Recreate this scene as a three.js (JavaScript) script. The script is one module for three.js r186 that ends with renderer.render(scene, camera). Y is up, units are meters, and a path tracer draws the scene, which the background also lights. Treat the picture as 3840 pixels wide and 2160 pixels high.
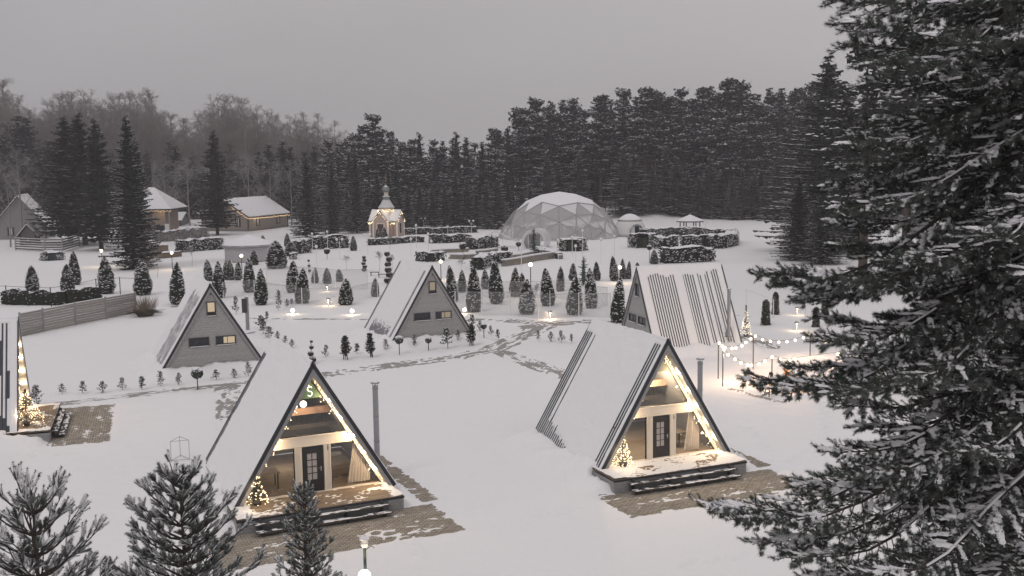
import * as THREE from 'three';
import { ImprovedNoise } from 'three/addons/math/ImprovedNoise.js';
import { mergeGeometries } from 'three/addons/utils/BufferGeometryUtils.js';
import { RoundedBoxGeometry } from 'three/addons/geometries/RoundedBoxGeometry.js';

// ------------------------------------------------------------------ camera, sky, sun, exposure
const scene = new THREE.Scene();
const FPX = 4000, PITCH = 0.1185, ROLL = 0.0138, CAM_H = 14.12;          // focal length in pixels of a 3840 x 2160 frame
const camera = new THREE.PerspectiveCamera(2 * Math.atan(1080 / FPX) * 180 / Math.PI, 16 / 9, 0.5, 2500);
camera.rotation.order = 'YXZ';
camera.position.set(0, CAM_H, 0);
camera.rotation.set(-PITCH, 0, -ROLL);
camera.updateMatrixWorld(true);

const nz = new ImprovedNoise();
const N3 = (x, y, z = 0.37) => nz.noise(x + 131.7, y + 57.3, z + 11.1);
const fbm = (x, y, o = 4, z = 0) => { let s = 0, a = 0.5; for (let i = 0; i < o; i++) { s += a * N3(x, y, z + i * 3.1); x *= 2.03; y *= 2.03; a *= 0.5; } return s * 1.6; };
function rngOf(seed) { let a = seed >>> 0; return () => { a = (a + 0x6d2b79f5) | 0; let t = Math.imul(a ^ (a >>> 15), 1 | a); t = (t + Math.imul(t ^ (t >>> 7), 61 | t)) ^ t; return ((t ^ (t >>> 14)) >>> 0) / 4294967296; }; }
const clamp = THREE.MathUtils.clamp, lerp = THREE.MathUtils.lerp, sstep = THREE.MathUtils.smoothstep;

{ // overcast dusk sky: brighter overhead than at the horizon, a little lighter and warmer to the right
  const W = 512, H = 256, d = new Float32Array(W * H * 4);
  for (let j = 0; j < H; j++) for (let i = 0; i < W; i++) {
    const el = ((j + 0.5) / H - 0.5) * Math.PI, az = ((i + 0.5) / W - 0.5) * 2 * Math.PI;
    const x = Math.cos(az) * Math.cos(el), y = Math.sin(el), z = Math.sin(az) * Math.cos(el);
    const up = Math.max(0, y);
    let l = 0.66 * (1 + 0.55 * up) / 1.55;
    l *= 1 + 0.22 * x * (1 - up) + 0.09 * fbm(x * 2.2, z * 2.2 + y * 7, 4);
    if (y < 0) l *= 0.9;
    const w = 0.5 + 0.5 * x, k = (j * W + i) * 4;
    d[k] = l * lerp(1.0, 1.035, w); d[k + 1] = l * lerp(0.985, 0.977, w); d[k + 2] = l * lerp(1.015, 0.985, w); d[k + 3] = 1;
  }
  const sky = new THREE.DataTexture(d, W, H, THREE.RGBAFormat, THREE.FloatType);
  sky.mapping = THREE.EquirectangularReflectionMapping; sky.magFilter = THREE.LinearFilter; sky.minFilter = THREE.LinearFilter; sky.needsUpdate = true;
  scene.background = sky; scene.environment = sky;
}
const sun = new THREE.DirectionalLight(new THREE.Color().setRGB(1, 0.96, 0.94), 0.5);
sun.position.set(-70, 150, 10); sun.target.position.set(0, 0, -90); sun.castShadow = true; sun.shadow.radius = 26;
Object.assign(sun.shadow.camera, { left: -200, right: 200, top: 200, bottom: -200, near: 1, far: 600 }); sun.shadow.mapSize.set(2048, 2048);
scene.add(sun, sun.target);
scene.fog = new THREE.FogExp2(new THREE.Color().setRGB(0.84, 0.82, 0.86), 0.0006);
const renderer = new THREE.WebGLRenderer({ antialias: true });
renderer.toneMapping = THREE.LinearToneMapping; renderer.toneMappingExposure = 1.0;
renderer.shadowMap.enabled = true;
renderer.setSize(1024, 576);

// ------------------------------------------------------------------ helpers
const V = (x, y, z) => new THREE.Vector3(x, y, z);
const ray = (px, py) => V((px - 1920) / FPX, (1080 - py) / FPX, -1).applyQuaternion(camera.quaternion);
const P = (px, py, depth) => { const d = ray(px, py); return d.multiplyScalar(depth / -d.z).add(camera.position); };   // the place at that distance along a sight line
const G = (px, py, y = 0.06) => { const d = ray(px, py); return d.multiplyScalar((y - CAM_H) / d.y).add(camera.position); };  // where a sight line meets level ground
const MPP = (p) => Math.hypot(p.x, p.z) / FPX;                                       // metres per photograph pixel at that place
const used = {};
function numbered(n) { const k = used[n] = (used[n] ?? -1) + 1; return k ? n + '_' + String(k).padStart(3, '0') : n; }
function tag(o, label, category, group, kind) { if (label) o.userData.label = label; if (category) o.userData.category = category; if (group) o.userData.group = group; if (kind) o.userData.kind = kind; return o; }
function base(name, pos = [0, 0, 0], turn = 0) { const g = new THREE.Group(); g.name = numbered(name); g.position.set(...(pos.isVector3 ? pos.toArray() : pos)); g.rotation.y = turn; scene.add(g); return g; }
function thing(name, label, category, pos, turn, group) { return tag(base(name, pos, turn), label, category, group); }
function mesh(name, geo, mat, parent = scene) {
  const m = new THREE.Mesh(geo, mat); m.name = parent === scene ? numbered(name) : name; m.castShadow = m.receiveShadow = true; parent.add(m);
  if (parent !== scene) { const c = parent.children.filter((q) => q !== m && q.name.replace(/_\d{3}$/, '') === name).length; if (c) m.name = name + '_' + String(c).padStart(3, '0'); }
  return m;
}
function copyOf(o, pos, turn, label, scale) { const c = o.clone(); c.name = numbered(o.name.replace(/_\d{3}$/, '')); scene.add(c); if (pos) c.position.copy(pos.isVector3 ? pos : V(...pos)); if (turn !== undefined) c.rotation.y = turn; if (scale) (scale.isVector3 ? c.scale.copy(scale) : c.scale.setScalar(scale)); c.userData = { ...o.userData }; if (label) c.userData.label = label; return c; }
const ordWord = (n) => { const t = ['', 'twenty', 'thirty', 'forty', 'fifty', 'sixty']; if (n < 20) return ORD[n]; const k = n + 1, u = k % 10, d = Math.floor(k / 10) - 1; return u ? t[d] + '-' + ORD[u - 1] : t[d].replace(/y$/, 'ieth'); };
const ORD = ['first', 'second', 'third', 'fourth', 'fifth', 'sixth', 'seventh', 'eighth', 'ninth', 'tenth', 'eleventh', 'twelfth', 'thirteenth', 'fourteenth', 'fifteenth', 'sixteenth', 'seventeenth', 'eighteenth', 'nineteenth', 'twentieth'];

class GB {                                                   // collects triangles, boxes, tubes
  constructor() { this.p = []; this.i = []; this.u = []; }
  v(x, y, z, a = 0, b = 0) { this.p.push(x, y, z); this.u.push(a, b); return this.p.length / 3 - 1; }
  tri(a, b, c) { const k = this.v(...a); this.v(...b); this.v(...c); this.i.push(k, k + 1, k + 2); return this; }
  quad(a, b, c, d) {
    const w = Math.hypot(b[0] - a[0], b[1] - a[1], b[2] - a[2]), h = Math.hypot(d[0] - a[0], d[1] - a[1], d[2] - a[2]), o = (a[0] * 7.3 + a[1] * 3.1 + a[2] * 5.7) % 1;
    const k = this.v(...a, o, o); this.v(...b, w + o, o); this.v(...c, w + o, h + o); this.v(...d, o, h + o); this.i.push(k, k + 1, k + 2, k, k + 2, k + 3); return this;
  }
  hexa(b, t) { // bottom and top loops of four points, counter-clockwise seen from above
    this.quad(t[0], t[1], t[2], t[3]); this.quad(b[3], b[2], b[1], b[0]);
    for (let i = 0; i < 4; i++) { const j = (i + 1) % 4; this.quad(b[i], b[j], t[j], t[i]); }
    return this;
  }
  box(cx, cy, cz, sx, sy, sz, ry = 0, rz = 0) {
    const q = (x, y, z) => { let X = x * Math.cos(rz) - y * Math.sin(rz), Y = x * Math.sin(rz) + y * Math.cos(rz); return [cx + X * Math.cos(ry) + z * Math.sin(ry), cy + Y, cz - X * Math.sin(ry) + z * Math.cos(ry)]; };
    const a = sx / 2, b = sy / 2, c = sz / 2;
    return this.hexa([q(-a, -b, c), q(a, -b, c), q(a, -b, -c), q(-a, -b, -c)], [q(-a, b, c), q(a, b, c), q(a, b, -c), q(-a, b, -c)]);
  }
  prism(poly, z0, z1) { // poly in x,y counter-clockwise, convex; extruded from z0 to z1 (z1 nearer the viewer)
    for (let i = 1; i < poly.length - 1; i++) { this.tri([...poly[0], z1], [...poly[i], z1], [...poly[i + 1], z1]); this.tri([...poly[0], z0], [...poly[i + 1], z0], [...poly[i], z0]); }
    for (let i = 0; i < poly.length; i++) { const a = poly[i], b = poly[(i + 1) % poly.length]; this.quad([...a, z0], [...b, z0], [...b, z1], [...a, z1]); }
    return this;
  }
  tube(pts, radii, seg = 6, cap = true) {
    const n = pts.length, t = V(), up = V(), s = V(), w = V(), st = this.p.length / 3;
    for (let k = 0; k < n; k++) {
      const a = pts[Math.max(0, k - 1)], b = pts[Math.min(n - 1, k + 1)];
      t.set(b[0] - a[0], b[1] - a[1], b[2] - a[2]).normalize();
      up.set(0, 1, 0); if (Math.abs(t.y) > 0.94) up.set(1, 0, 0);
      s.crossVectors(t, up).normalize(); w.crossVectors(s, t);
      const r = Array.isArray(radii) ? radii[k] : radii;
      for (let j = 0; j < seg; j++) { const an = j / seg * Math.PI * 2, c = Math.cos(an) * r, d = Math.sin(an) * r; this.v(pts[k][0] + s.x * c + w.x * d, pts[k][1] + s.y * c + w.y * d, pts[k][2] + s.z * c + w.z * d, j / seg, k); }
    }
    for (let k = 0; k < n - 1; k++) for (let j = 0; j < seg; j++) { const a = st + k * seg + j, b = st + k * seg + (j + 1) % seg; this.i.push(a, b, b + seg, a, b + seg, a + seg); }
    if (cap) for (const k of [0, n - 1]) for (let j = 1; j < seg - 1; j++) { const a = st + k * seg; k ? this.i.push(a, a + j, a + j + 1) : this.i.push(a, a + j + 1, a + j); }
    return this;
  }
  geo() { const g = new THREE.BufferGeometry(); g.setAttribute('position', new THREE.Float32BufferAttribute(this.p, 3)); g.setAttribute('uv', new THREE.Float32BufferAttribute(this.u, 2)); g.setIndex(this.i); g.computeVertexNormals(); return g; }
  to(name, mat, parent) { return mesh(name, this.geo(), mat, parent); }
}
function moved(g, x, y, z, sx = 1, sy = sx, sz = sx, ry = 0) { g = g.clone(); g.scale(sx, sy, sz); if (ry) g.rotateY(ry); g.translate(x, y, z); return g; }
function blobGeo(seed, detail = 1, rough = 0.25) { // lumpy snow clod about 1 m across, flat underneath
  const g = new THREE.IcosahedronGeometry(0.5, detail); const p = g.attributes.position;
  for (let i = 0; i < p.count; i++) { const x = p.getX(i), y = p.getY(i), z = p.getZ(i), k = 1 + rough * 1.7 * N3(x * 3.1 + seed * 7.7, y * 3.1, z * 3.1 + seed); p.setXYZ(i, x * k, Math.max(y * k, -0.16) * 0.72, z * k); }
  g.computeVertexNormals(); return g;
}
function inst(name, geo, mat, mats, parent) { const m = new THREE.InstancedMesh(geo, mat, mats.length); mats.forEach((q, i) => m.setMatrixAt(i, q)); m.name = name; m.castShadow = m.receiveShadow = true; m.userData.kind = 'stuff'; parent.add(m); return m; }

// ------------------------------------------------------------------ materials
function noiseTex(n, fn, rep = 1, srgb = false) {
  const d = new Uint8Array(n * n * 4);
  for (let j = 0; j < n; j++) for (let i = 0; i < n; i++) { const c = fn(i / n, j / n), k = (j * n + i) * 4; for (let q = 0; q < 3; q++) d[k + q] = clamp(Array.isArray(c) ? c[q] : c, 0, 1) * 255; d[k + 3] = 255; }
  const t = new THREE.DataTexture(d, n, n); t.wrapS = t.wrapT = THREE.RepeatWrapping; t.magFilter = THREE.LinearFilter; t.minFilter = THREE.LinearMipmapLinearFilter; t.generateMipmaps = true; t.repeat.set(rep, rep); if (srgb) t.colorSpace = THREE.SRGBColorSpace; t.needsUpdate = true; return t;
}
const per = (u, v, f, s = 0) => N3(Math.cos(u * 6.2832) * f, Math.sin(u * 6.2832) * f, Math.cos(v * 6.2832) * f * 0.97 + s) + N3(Math.sin(v * 6.2832) * f, Math.cos(u * 6.2832) * f * 0.9, s + 5);
const snowBump = noiseTex(256, (u, v) => 0.5 + 0.2 * per(u, v, 1.5) + 0.14 * per(u, v, 4.7, 3) + 0.1 * per(u, v, 12, 9), 0.35);
const grain = noiseTex(256, (u, v) => 0.8 + 0.14 * per(v, 0.2 + 0.05 * Math.sin(u * 6.28), 5) + 0.1 * per(v, u, 9, 2) * 0.6);
const grimeTex = noiseTex(256, (u, v) => 0.86 + 0.1 * per(u, v, 1.2) + 0.07 * per(u, v, 5, 4));
const M = {};
const std = (r, g, b, o = {}) => new THREE.MeshStandardMaterial({ color: new THREE.Color().setRGB(r, g, b), roughness: 0.8, side: THREE.DoubleSide, ...o });
M.snow = std(0.83, 0.82, 0.83, { roughness: 0.75, bumpMap: snowBump, bumpScale: 0.035 });
M.snowPlain = std(0.80, 0.79, 0.81, { roughness: 0.8 });
M.rime = std(0.42, 0.42, 0.44);
M.slate = std(0.06, 0.063, 0.075, { roughness: 0.45, metalness: 0.3 });
M.fascia = std(0.02, 0.022, 0.03, { roughness: 0.5 });
M.greyBoard = std(0.33, 0.325, 0.33, { roughness: 0.7, map: grimeTex });
M.siding = [0.40, 0.41, 0.42].map((k) => std(k, k * 0.985, k * 0.98, { roughness: 0.65, map: grimeTex }));
M.cream = std(0.72, 0.66, 0.58, { roughness: 0.6 });
M.beige = std(0.45, 0.38, 0.31, { roughness: 0.7, map: grain });
M.blackDoor = std(0.018, 0.018, 0.02, { roughness: 0.35 });
M.deck = [[0.25, 0.19, 0.13], [0.22, 0.165, 0.115], [0.28, 0.21, 0.15]].map((c) => std(...c, { roughness: 0.75, map: grain }));
M.darkWood = std(0.05, 0.045, 0.042, { roughness: 0.7 });
M.glass = new THREE.MeshPhysicalMaterial({ color: 0xffffff, roughness: 0.02, transmission: 1, thickness: 0, ior: 1.5, side: THREE.DoubleSide });
M.darkGlass = std(0.02, 0.024, 0.03, { roughness: 0.08 });
M.steel = std(0.33, 0.34, 0.36, { roughness: 0.4, metalness: 0.7 });
M.white = std(0.78, 0.77, 0.76, { roughness: 0.5 });
M.paver = [[0.33, 0.285, 0.23], [0.28, 0.24, 0.195], [0.37, 0.325, 0.27]].map((c) => std(...c, { roughness: 0.9, map: grimeTex }));
M.paveSheet = std(0.36, 0.34, 0.325, { roughness: 0.95, map: grimeTex });
M.needle = std(0.042, 0.05, 0.042, { roughness: 0.85 });
M.needleLight = std(0.05, 0.063, 0.05, { roughness: 0.85 });
M.needleBlue = std(0.05, 0.065, 0.065, { roughness: 0.85 });
M.forest = std(0.021, 0.026, 0.022, { roughness: 0.9 });
M.thuja = std(0.022, 0.028, 0.017, { roughness: 0.85 });
M.bark = std(0.06, 0.047, 0.04, { roughness: 0.95 });
M.pineBark = std(0.075, 0.055, 0.045, { roughness: 0.95 });
M.twig = std(0.27, 0.245, 0.235, { roughness: 0.95 });
M.frostTwig = std(0.30, 0.29, 0.29, { roughness: 0.95 });
M.stone = std(0.27, 0.25, 0.235, { roughness: 0.95, map: grimeTex });
M.blackMetal = std(0.015, 0.015, 0.015, { roughness: 0.5, metalness: 0.3 });
const glow = (r, g, b, k) => new THREE.MeshStandardMaterial({ color: 0x000000, emissive: new THREE.Color().setRGB(r, g, b), emissiveIntensity: k, roughness: 1 });
M.bulb = glow(1, 0.80, 0.52, 7);
M.fairy = glow(1, 0.76, 0.45, 5);
M.fairyDim = glow(1, 0.66, 0.36, 2.6);
M.globeLit = glow(1, 0.86, 0.66, 5);
M.windowLit = glow(1, 0.8, 0.55, 0.55);
M.flame = glow(1, 0.36, 0.07, 2.2);
M.ember = glow(1, 0.22, 0.04, 2);
function lampLight(x, y, z, cd, dist = 0, color = [1, 0.72, 0.42]) { const l = new THREE.PointLight(new THREE.Color().setRGB(...color), cd, dist, 2); l.position.set(x, y, z); l.castShadow = true; l.name = numbered('lamp_light'); scene.add(l); return l; }

// ------------------------------------------------------------------ where the cabins stand
const CB = {
  A: { x: -8.079, z: -42.408, yaw: 0.441, L: 7.15 }, B: { x: 6.912, z: -46.855, yaw: 0.406, L: 7.15 }, C: { x: -20.377, z: -71.564, yaw: 0.404, L: 7.15 },
  D: { x: -6.149, z: -82.064, yaw: 0.437, L: 7.15 }, E: { x: 9.255, z: -78.771, yaw: -1.289, L: 6.9 }, F: { x: -26.623, z: -56.893, yaw: 1.894, L: 7.15 },
};
const CAB_Y = 0.6, HW = 3.36, AP = 5.54;
const toL = (c, x, z) => { const dx = x - c.x, dz = z - c.z, k = Math.cos(c.yaw), s = Math.sin(c.yaw); return [dx * k - dz * s, dx * s + dz * k]; };
const toW = (c, lx, y, lz) => { const k = Math.cos(c.yaw), s = Math.sin(c.yaw); return V(c.x + lx * k + lz * s, y, c.z - lx * s + lz * k); };

// ------------------------------------------------------------------ ground
const pads = [['A', -5, 4.6, 1.2, 5.2], ['A', 3.95, 5.1, -8, 1.3], ['B', -4.6, 4.7, 1.2, 4.7], ['B', 4.0, 5.2, -5, 1.3], ['F', -4.9, 4.7, 1.2, 4.6]];
const paths = [
  [[[1207, 1402], [1500, 1364], [1720, 1336], [1850, 1308], [1960, 1256], [2060, 1212]], 1.25],
  [[[1890, 1322], [2000, 1362], [2130, 1410], [2200, 1440]], 1.15],
  [[[1780, 1197], [1900, 1200], [2060, 1210], [2180, 1204], [2320, 1206]], 1.3],
  [[[1990, 1222], [2060, 1212], [2110, 1208]], 1.6],
  [[[950, 1192], [1180, 1195], [1400, 1196]], 0.7],
  [[[225, 1512], [480, 1480], [700, 1456], [930, 1430]], 0.85],
  [[[848, 1448], [866, 1520], [880, 1600]], 1.0],
  [[[1250, 1110], [1420, 1106], [1640, 1130], [1900, 1142], [2300, 1150], [2900, 1190], [3150, 1200]], 0.35],
  [[[560, 1170], [640, 1150], [690, 1142]], 0.9],
  [[[2790, 1258], [2850, 1276], [2890, 1300]], 0.9], [[[2890, 1300], [2950, 1297]], 0.5],
  [[[2740, 1455], [2830, 1480], [2920, 1502]], 0.5],
].map(([pts, w]) => ({ w, pts: pts.map(([a, b]) => G(a, b)) }));
for (const p of paths) { p.x0 = Math.min(...p.pts.map((q) => q.x)) - 3; p.x1 = Math.max(...p.pts.map((q) => q.x)) + 3; p.z0 = Math.min(...p.pts.map((q) => q.z)) - 3; p.z1 = Math.max(...p.pts.map((q) => q.z)) + 3; }
const tracks = [[[2560, 2118], [2760, 2092], [3000, 2062], [3120, 2040]], [[3080, 1490], [3100, 1580], [3090, 1650], [2980, 1725], [2900, 1740]], [[2010, 1945], [2120, 1918], [2200, 1902]], [[1440, 1452], [1500, 1440]], [[1420, 1990], [1570, 2040], [1600, 2110]], [[90, 1700], [200, 1712], [270, 1700]], [[2780, 1600], [2850, 1640], [2880, 1700]], [[560, 1365], [500, 1372], [450, 1368]]]
  .map((t) => { const o = []; for (let i = 0; i < t.length - 1; i++) { const a = G(...t[i]), b = G(...t[i + 1]), n = Math.ceil(a.distanceTo(b) / 0.55); for (let k = 0; k < n; k++) { const q = a.clone().lerp(b, k / n), s = ((k % 2) - 0.5) * 0.3, dx = b.z - a.z, dz = a.x - b.x, l = Math.hypot(dx, dz); o.push([q.x + dx / l * s, q.z + dz / l * s]); } } return o; }).flat();
const firePlace = P(2950, 1440, 65.7);
function segDist(px, pz, a, b) { const dx = b.x - a.x, dz = b.z - a.z, t = clamp(((px - a.x) * dx + (pz - a.z) * dz) / (dx * dx + dz * dz), 0, 1); return Math.hypot(px - a.x - t * dx, pz - a.z - t * dz); }
function padIn(x, z) { let d = -9; for (const [k, x0, x1, z0, z1] of pads) { const [lx, lz] = toL(CB[k], x, z); const q = Math.min(lx - x0, x1 - lx, lz - z0, z1 - lz); if (q > d) { d = q; padAt = [lx, lz]; } } return d; }
let padAt = [0, 0];
let pathAt = [0, 0];
function pathIn(x, z) { let d = -9; for (const p of paths) if (x > p.x0 && x < p.x1 && z > p.z0 && z < p.z1) for (let i = 0; i < p.pts.length - 1; i++) { const a = p.pts[i], b = p.pts[i + 1], q = p.w - segDist(x, z, a, b); if (q > d) { d = q; const dx = b.x - a.x, dz = b.z - a.z, l = Math.hypot(dx, dz); pathAt = [((x - a.x) * dx + (z - a.z) * dz) / l + i * 31, ((x - a.x) * dz - (z - a.z) * dx) / l]; } } return d; }
function groundH(x, z, fine = true) {
  let h = 0.07 + 0.05 * fbm(x * 0.12, z * 0.12, 3) + 0.05 * fbm(x * 0.5, z * 0.5, 3, 4);
  if (fine) h += 0.03 * fbm(x * 1.7, z * 1.7, 3, 8);
  h += 3.0 * Math.exp(-(((x - 27) / 16) ** 2) - (((z + 252) / 15) ** 2)) + 2.2 * sstep(-z, 236, 330);
  h += 0.8 * sstep(-x, 60, 120) * sstep(-z, 150, 230);
  let bank = 0;
  for (const k in CB) {
    const [lx, lz] = toL(CB[k], x, z); if (Math.abs(lx) > 9 || lz > 6 || lz < -14) continue;
    if (Math.abs(lx) < 3.05 && lz < -0.15 && lz > -CB[k].L + 0.15) return -0.02;
    const L = CB[k].L, ox = Math.max(0, Math.abs(lx) - 3.2), rear = k === 'C' || k === 'D' || k === 'E';
    const oz = Math.max(0, (rear ? lz - 0.0 : lz + 0.3), -lz - L), d = Math.hypot(ox, oz), wob = 1 + 0.5 * fbm(x * 0.9, z * 0.9, 3, 5);
    const hgt = rear ? 0.62 : (k === 'A' && lx > 0 ? 0.35 : 0.62);
    if (rear || lz < -0.5 || Math.abs(lx) > 3.75) bank = Math.max(bank, hgt * wob * (1 - sstep(d, 0, rear ? 1.9 : 2.3)));
    if (!rear) bank = Math.max(bank, 0.22 * wob * (1 - sstep(Math.hypot(Math.max(0, Math.abs(lx) - 3.6), Math.max(0, lz - 1.5, -1 - lz)), 0, 0.7)));
  }
  h += bank;
  const df = Math.hypot(x - firePlace.x, z - firePlace.z); h -= 0.10 * (1 - sstep(df, 2.2, 3.6)) - 0.14 * Math.exp(-(((df - 4.0) / 0.5) ** 2)) * (0.6 + 0.6 * fbm(x, z, 2));
  if (fine) {
    const d = padIn(x, z) + 0.05 * fbm(x * 1.6, z * 1.6, 3, 2), e = pathIn(x, z) + 0.22 * fbm(x * 0.9, z * 0.9, 3, 6);
    if (d > -0.3) { const [lx, lz] = padAt, n = fbm(lx * 0.55, lz * 1.9, 3, 1) * 0.6 + fbm(lx * 2.2, lz * 8.5, 2, 3) * 0.62, p = sstep(d, -0.22, 0.18); h = lerp(h + 0.10 * (1 - p) * p * 4 * (0.5 + fbm(x * 2.5, z * 2.5, 2)), n * 0.042 - 0.010 + 0.015 * (1 - sstep(d, 0.0, 0.4)), p); }
    else if (e > -0.4) { const [pu, pv] = pathAt, n = fbm(pu * 0.22, pv * 1.5, 3, 1) * 0.6 + fbm(pu * 0.7, pv * 4.2, 2, 3) * 0.75 + 0.25 * fbm(x * 4, z * 4, 2), p = sstep(e, -0.3, 0.3); h = lerp(h + 0.09 * (1 - p) * p * 4 * (0.5 + fbm(x * 2.5, z * 2.5, 2)), 0.002 + n * 0.06 + bank * 0.8, p); }
    if (z > -75) for (const t of tracks) { const dx = x - t[0], dz = z - t[1]; if (dx * dx + dz * dz < 0.2) h -= 0.13 * Math.exp(-(dx * dx + dz * dz) / 0.026) - 0.035 * Math.exp(-((Math.hypot(dx, dz) - 0.26) ** 2) / 0.01); }
  }
  return h;
}
{
  const xs = [], zs = [];
  for (let x = -420; x < 420;) { xs.push(x); const a = Math.abs(x + 2); x += (x > -29 && x < 23) ? 0.15 : a < 75 ? 0.5 : a < 130 ? 2 : 8; }
  for (let z = 60; z > -760;) { zs.push(z); z -= z > -22 ? 6 : z > -34 ? 0.5 : z > -66 ? 0.14 : z > -112 ? 0.3 : z > -190 ? 1 : z > -280 ? 2.5 : 14; }
  const nx = xs.length, p = new Float32Array(nx * zs.length * 3), u = new Float32Array(nx * zs.length * 2), id = [];
  zs.forEach((z, j) => xs.forEach((x, i) => { const k = j * nx + i, fine = x > -60 && x < 60 && z < -25 && z > -135; p[k * 3] = x; p[k * 3 + 1] = groundH(x, z, fine); p[k * 3 + 2] = z; u[k * 2] = x; u[k * 2 + 1] = -z; }));
  for (let j = 0; j < zs.length - 1; j++) for (let i = 0; i < nx - 1; i++) { const a = j * nx + i; id.push(a, a + 1, a + nx + 1, a, a + nx + 1, a + nx); }
  const g = new THREE.BufferGeometry(); g.setAttribute('position', new THREE.BufferAttribute(p, 3)); g.setAttribute('uv', new THREE.BufferAttribute(u, 2)); g.setIndex(id); g.computeVertexNormals();
  tag(mesh('ground', g, M.snow), 'snow covered ground of the whole glamping site', null, null, 'structure');
}
// paved strips under the trodden snow
paths.forEach((q) => {
  const b = new GB();
  for (let i = 0; i < q.pts.length - 1; i++) {
    const a = q.pts[i], c = q.pts[i + 1], dx = c.x - a.x, dz = c.z - a.z, l = Math.hypot(dx, dz), w = q.w + 0.35, ox = -dz / l * w, oz = dx / l * w, y = 0.004 + 0.0012 * i, ex = dx / l * w * 0.4, ez = dz / l * w * 0.4;
    b.quad([a.x + ox - ex, y, a.z + oz - ez], [c.x + ox + ex, y, c.z + oz + ez], [c.x - ox + ex, y, c.z - oz + ez], [a.x - ox - ex, y, a.z - oz - ez]);
  }
  tag(b.to('path', M.paveSheet, scene), null, null, null, 'structure');
});
// paved forecourts: real paver blocks, snow lies between and over them
{
  const r = rngOf(5);
  pads.forEach(([k, x0, x1, z0, z1], n) => {
    const c = CB[k], holder = new THREE.Group(); holder.name = numbered('pavement'); scene.add(holder); holder.userData.kind = 'structure';
    const bs = [new GB(), new GB(), new GB()], bed = new GB();
    const q = (lx, y, lz) => toW(c, lx, y, lz).toArray();
    for (let z = z0 - 0.3, row = 0; z < z1 + 0.3; z += 0.125, row++) for (let x = x0 - 0.3 + (row % 2) * 0.12; x < x1 + 0.3; x += 0.25) {
      const y = 0.002 + (r() - 0.5) * 0.008, g = 0.006, b = bs[Math.floor(r() * 3)], X = x + 0.25 - g, Z = z + 0.125 - g, y2 = -0.05;
      const A = q(x + g, y, Z), B = q(X, y, Z), C = q(X, y, z + g), D = q(x + g, y, z + g);
      b.quad(A, B, C, D); b.quad([A[0], y2, A[2]], [B[0], y2, B[2]], B, A); b.quad([B[0], y2, B[2]], [C[0], y2, C[2]], C, B);
    }
    bed.quad(q(x0 - 0.3, -0.03, z1 + 0.3), q(x1 + 0.3, -0.03, z1 + 0.3), q(x1 + 0.3, -0.03, z0 - 0.3), q(x0 - 0.3, -0.03, z0 - 0.3));
    bs.forEach((b, i) => { const m = b.to('pavers', M.paver[i], holder); m.userData.kind = 'stuff'; });
    bed.to('joint_sand', M.stone, holder);
  });
}

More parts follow.
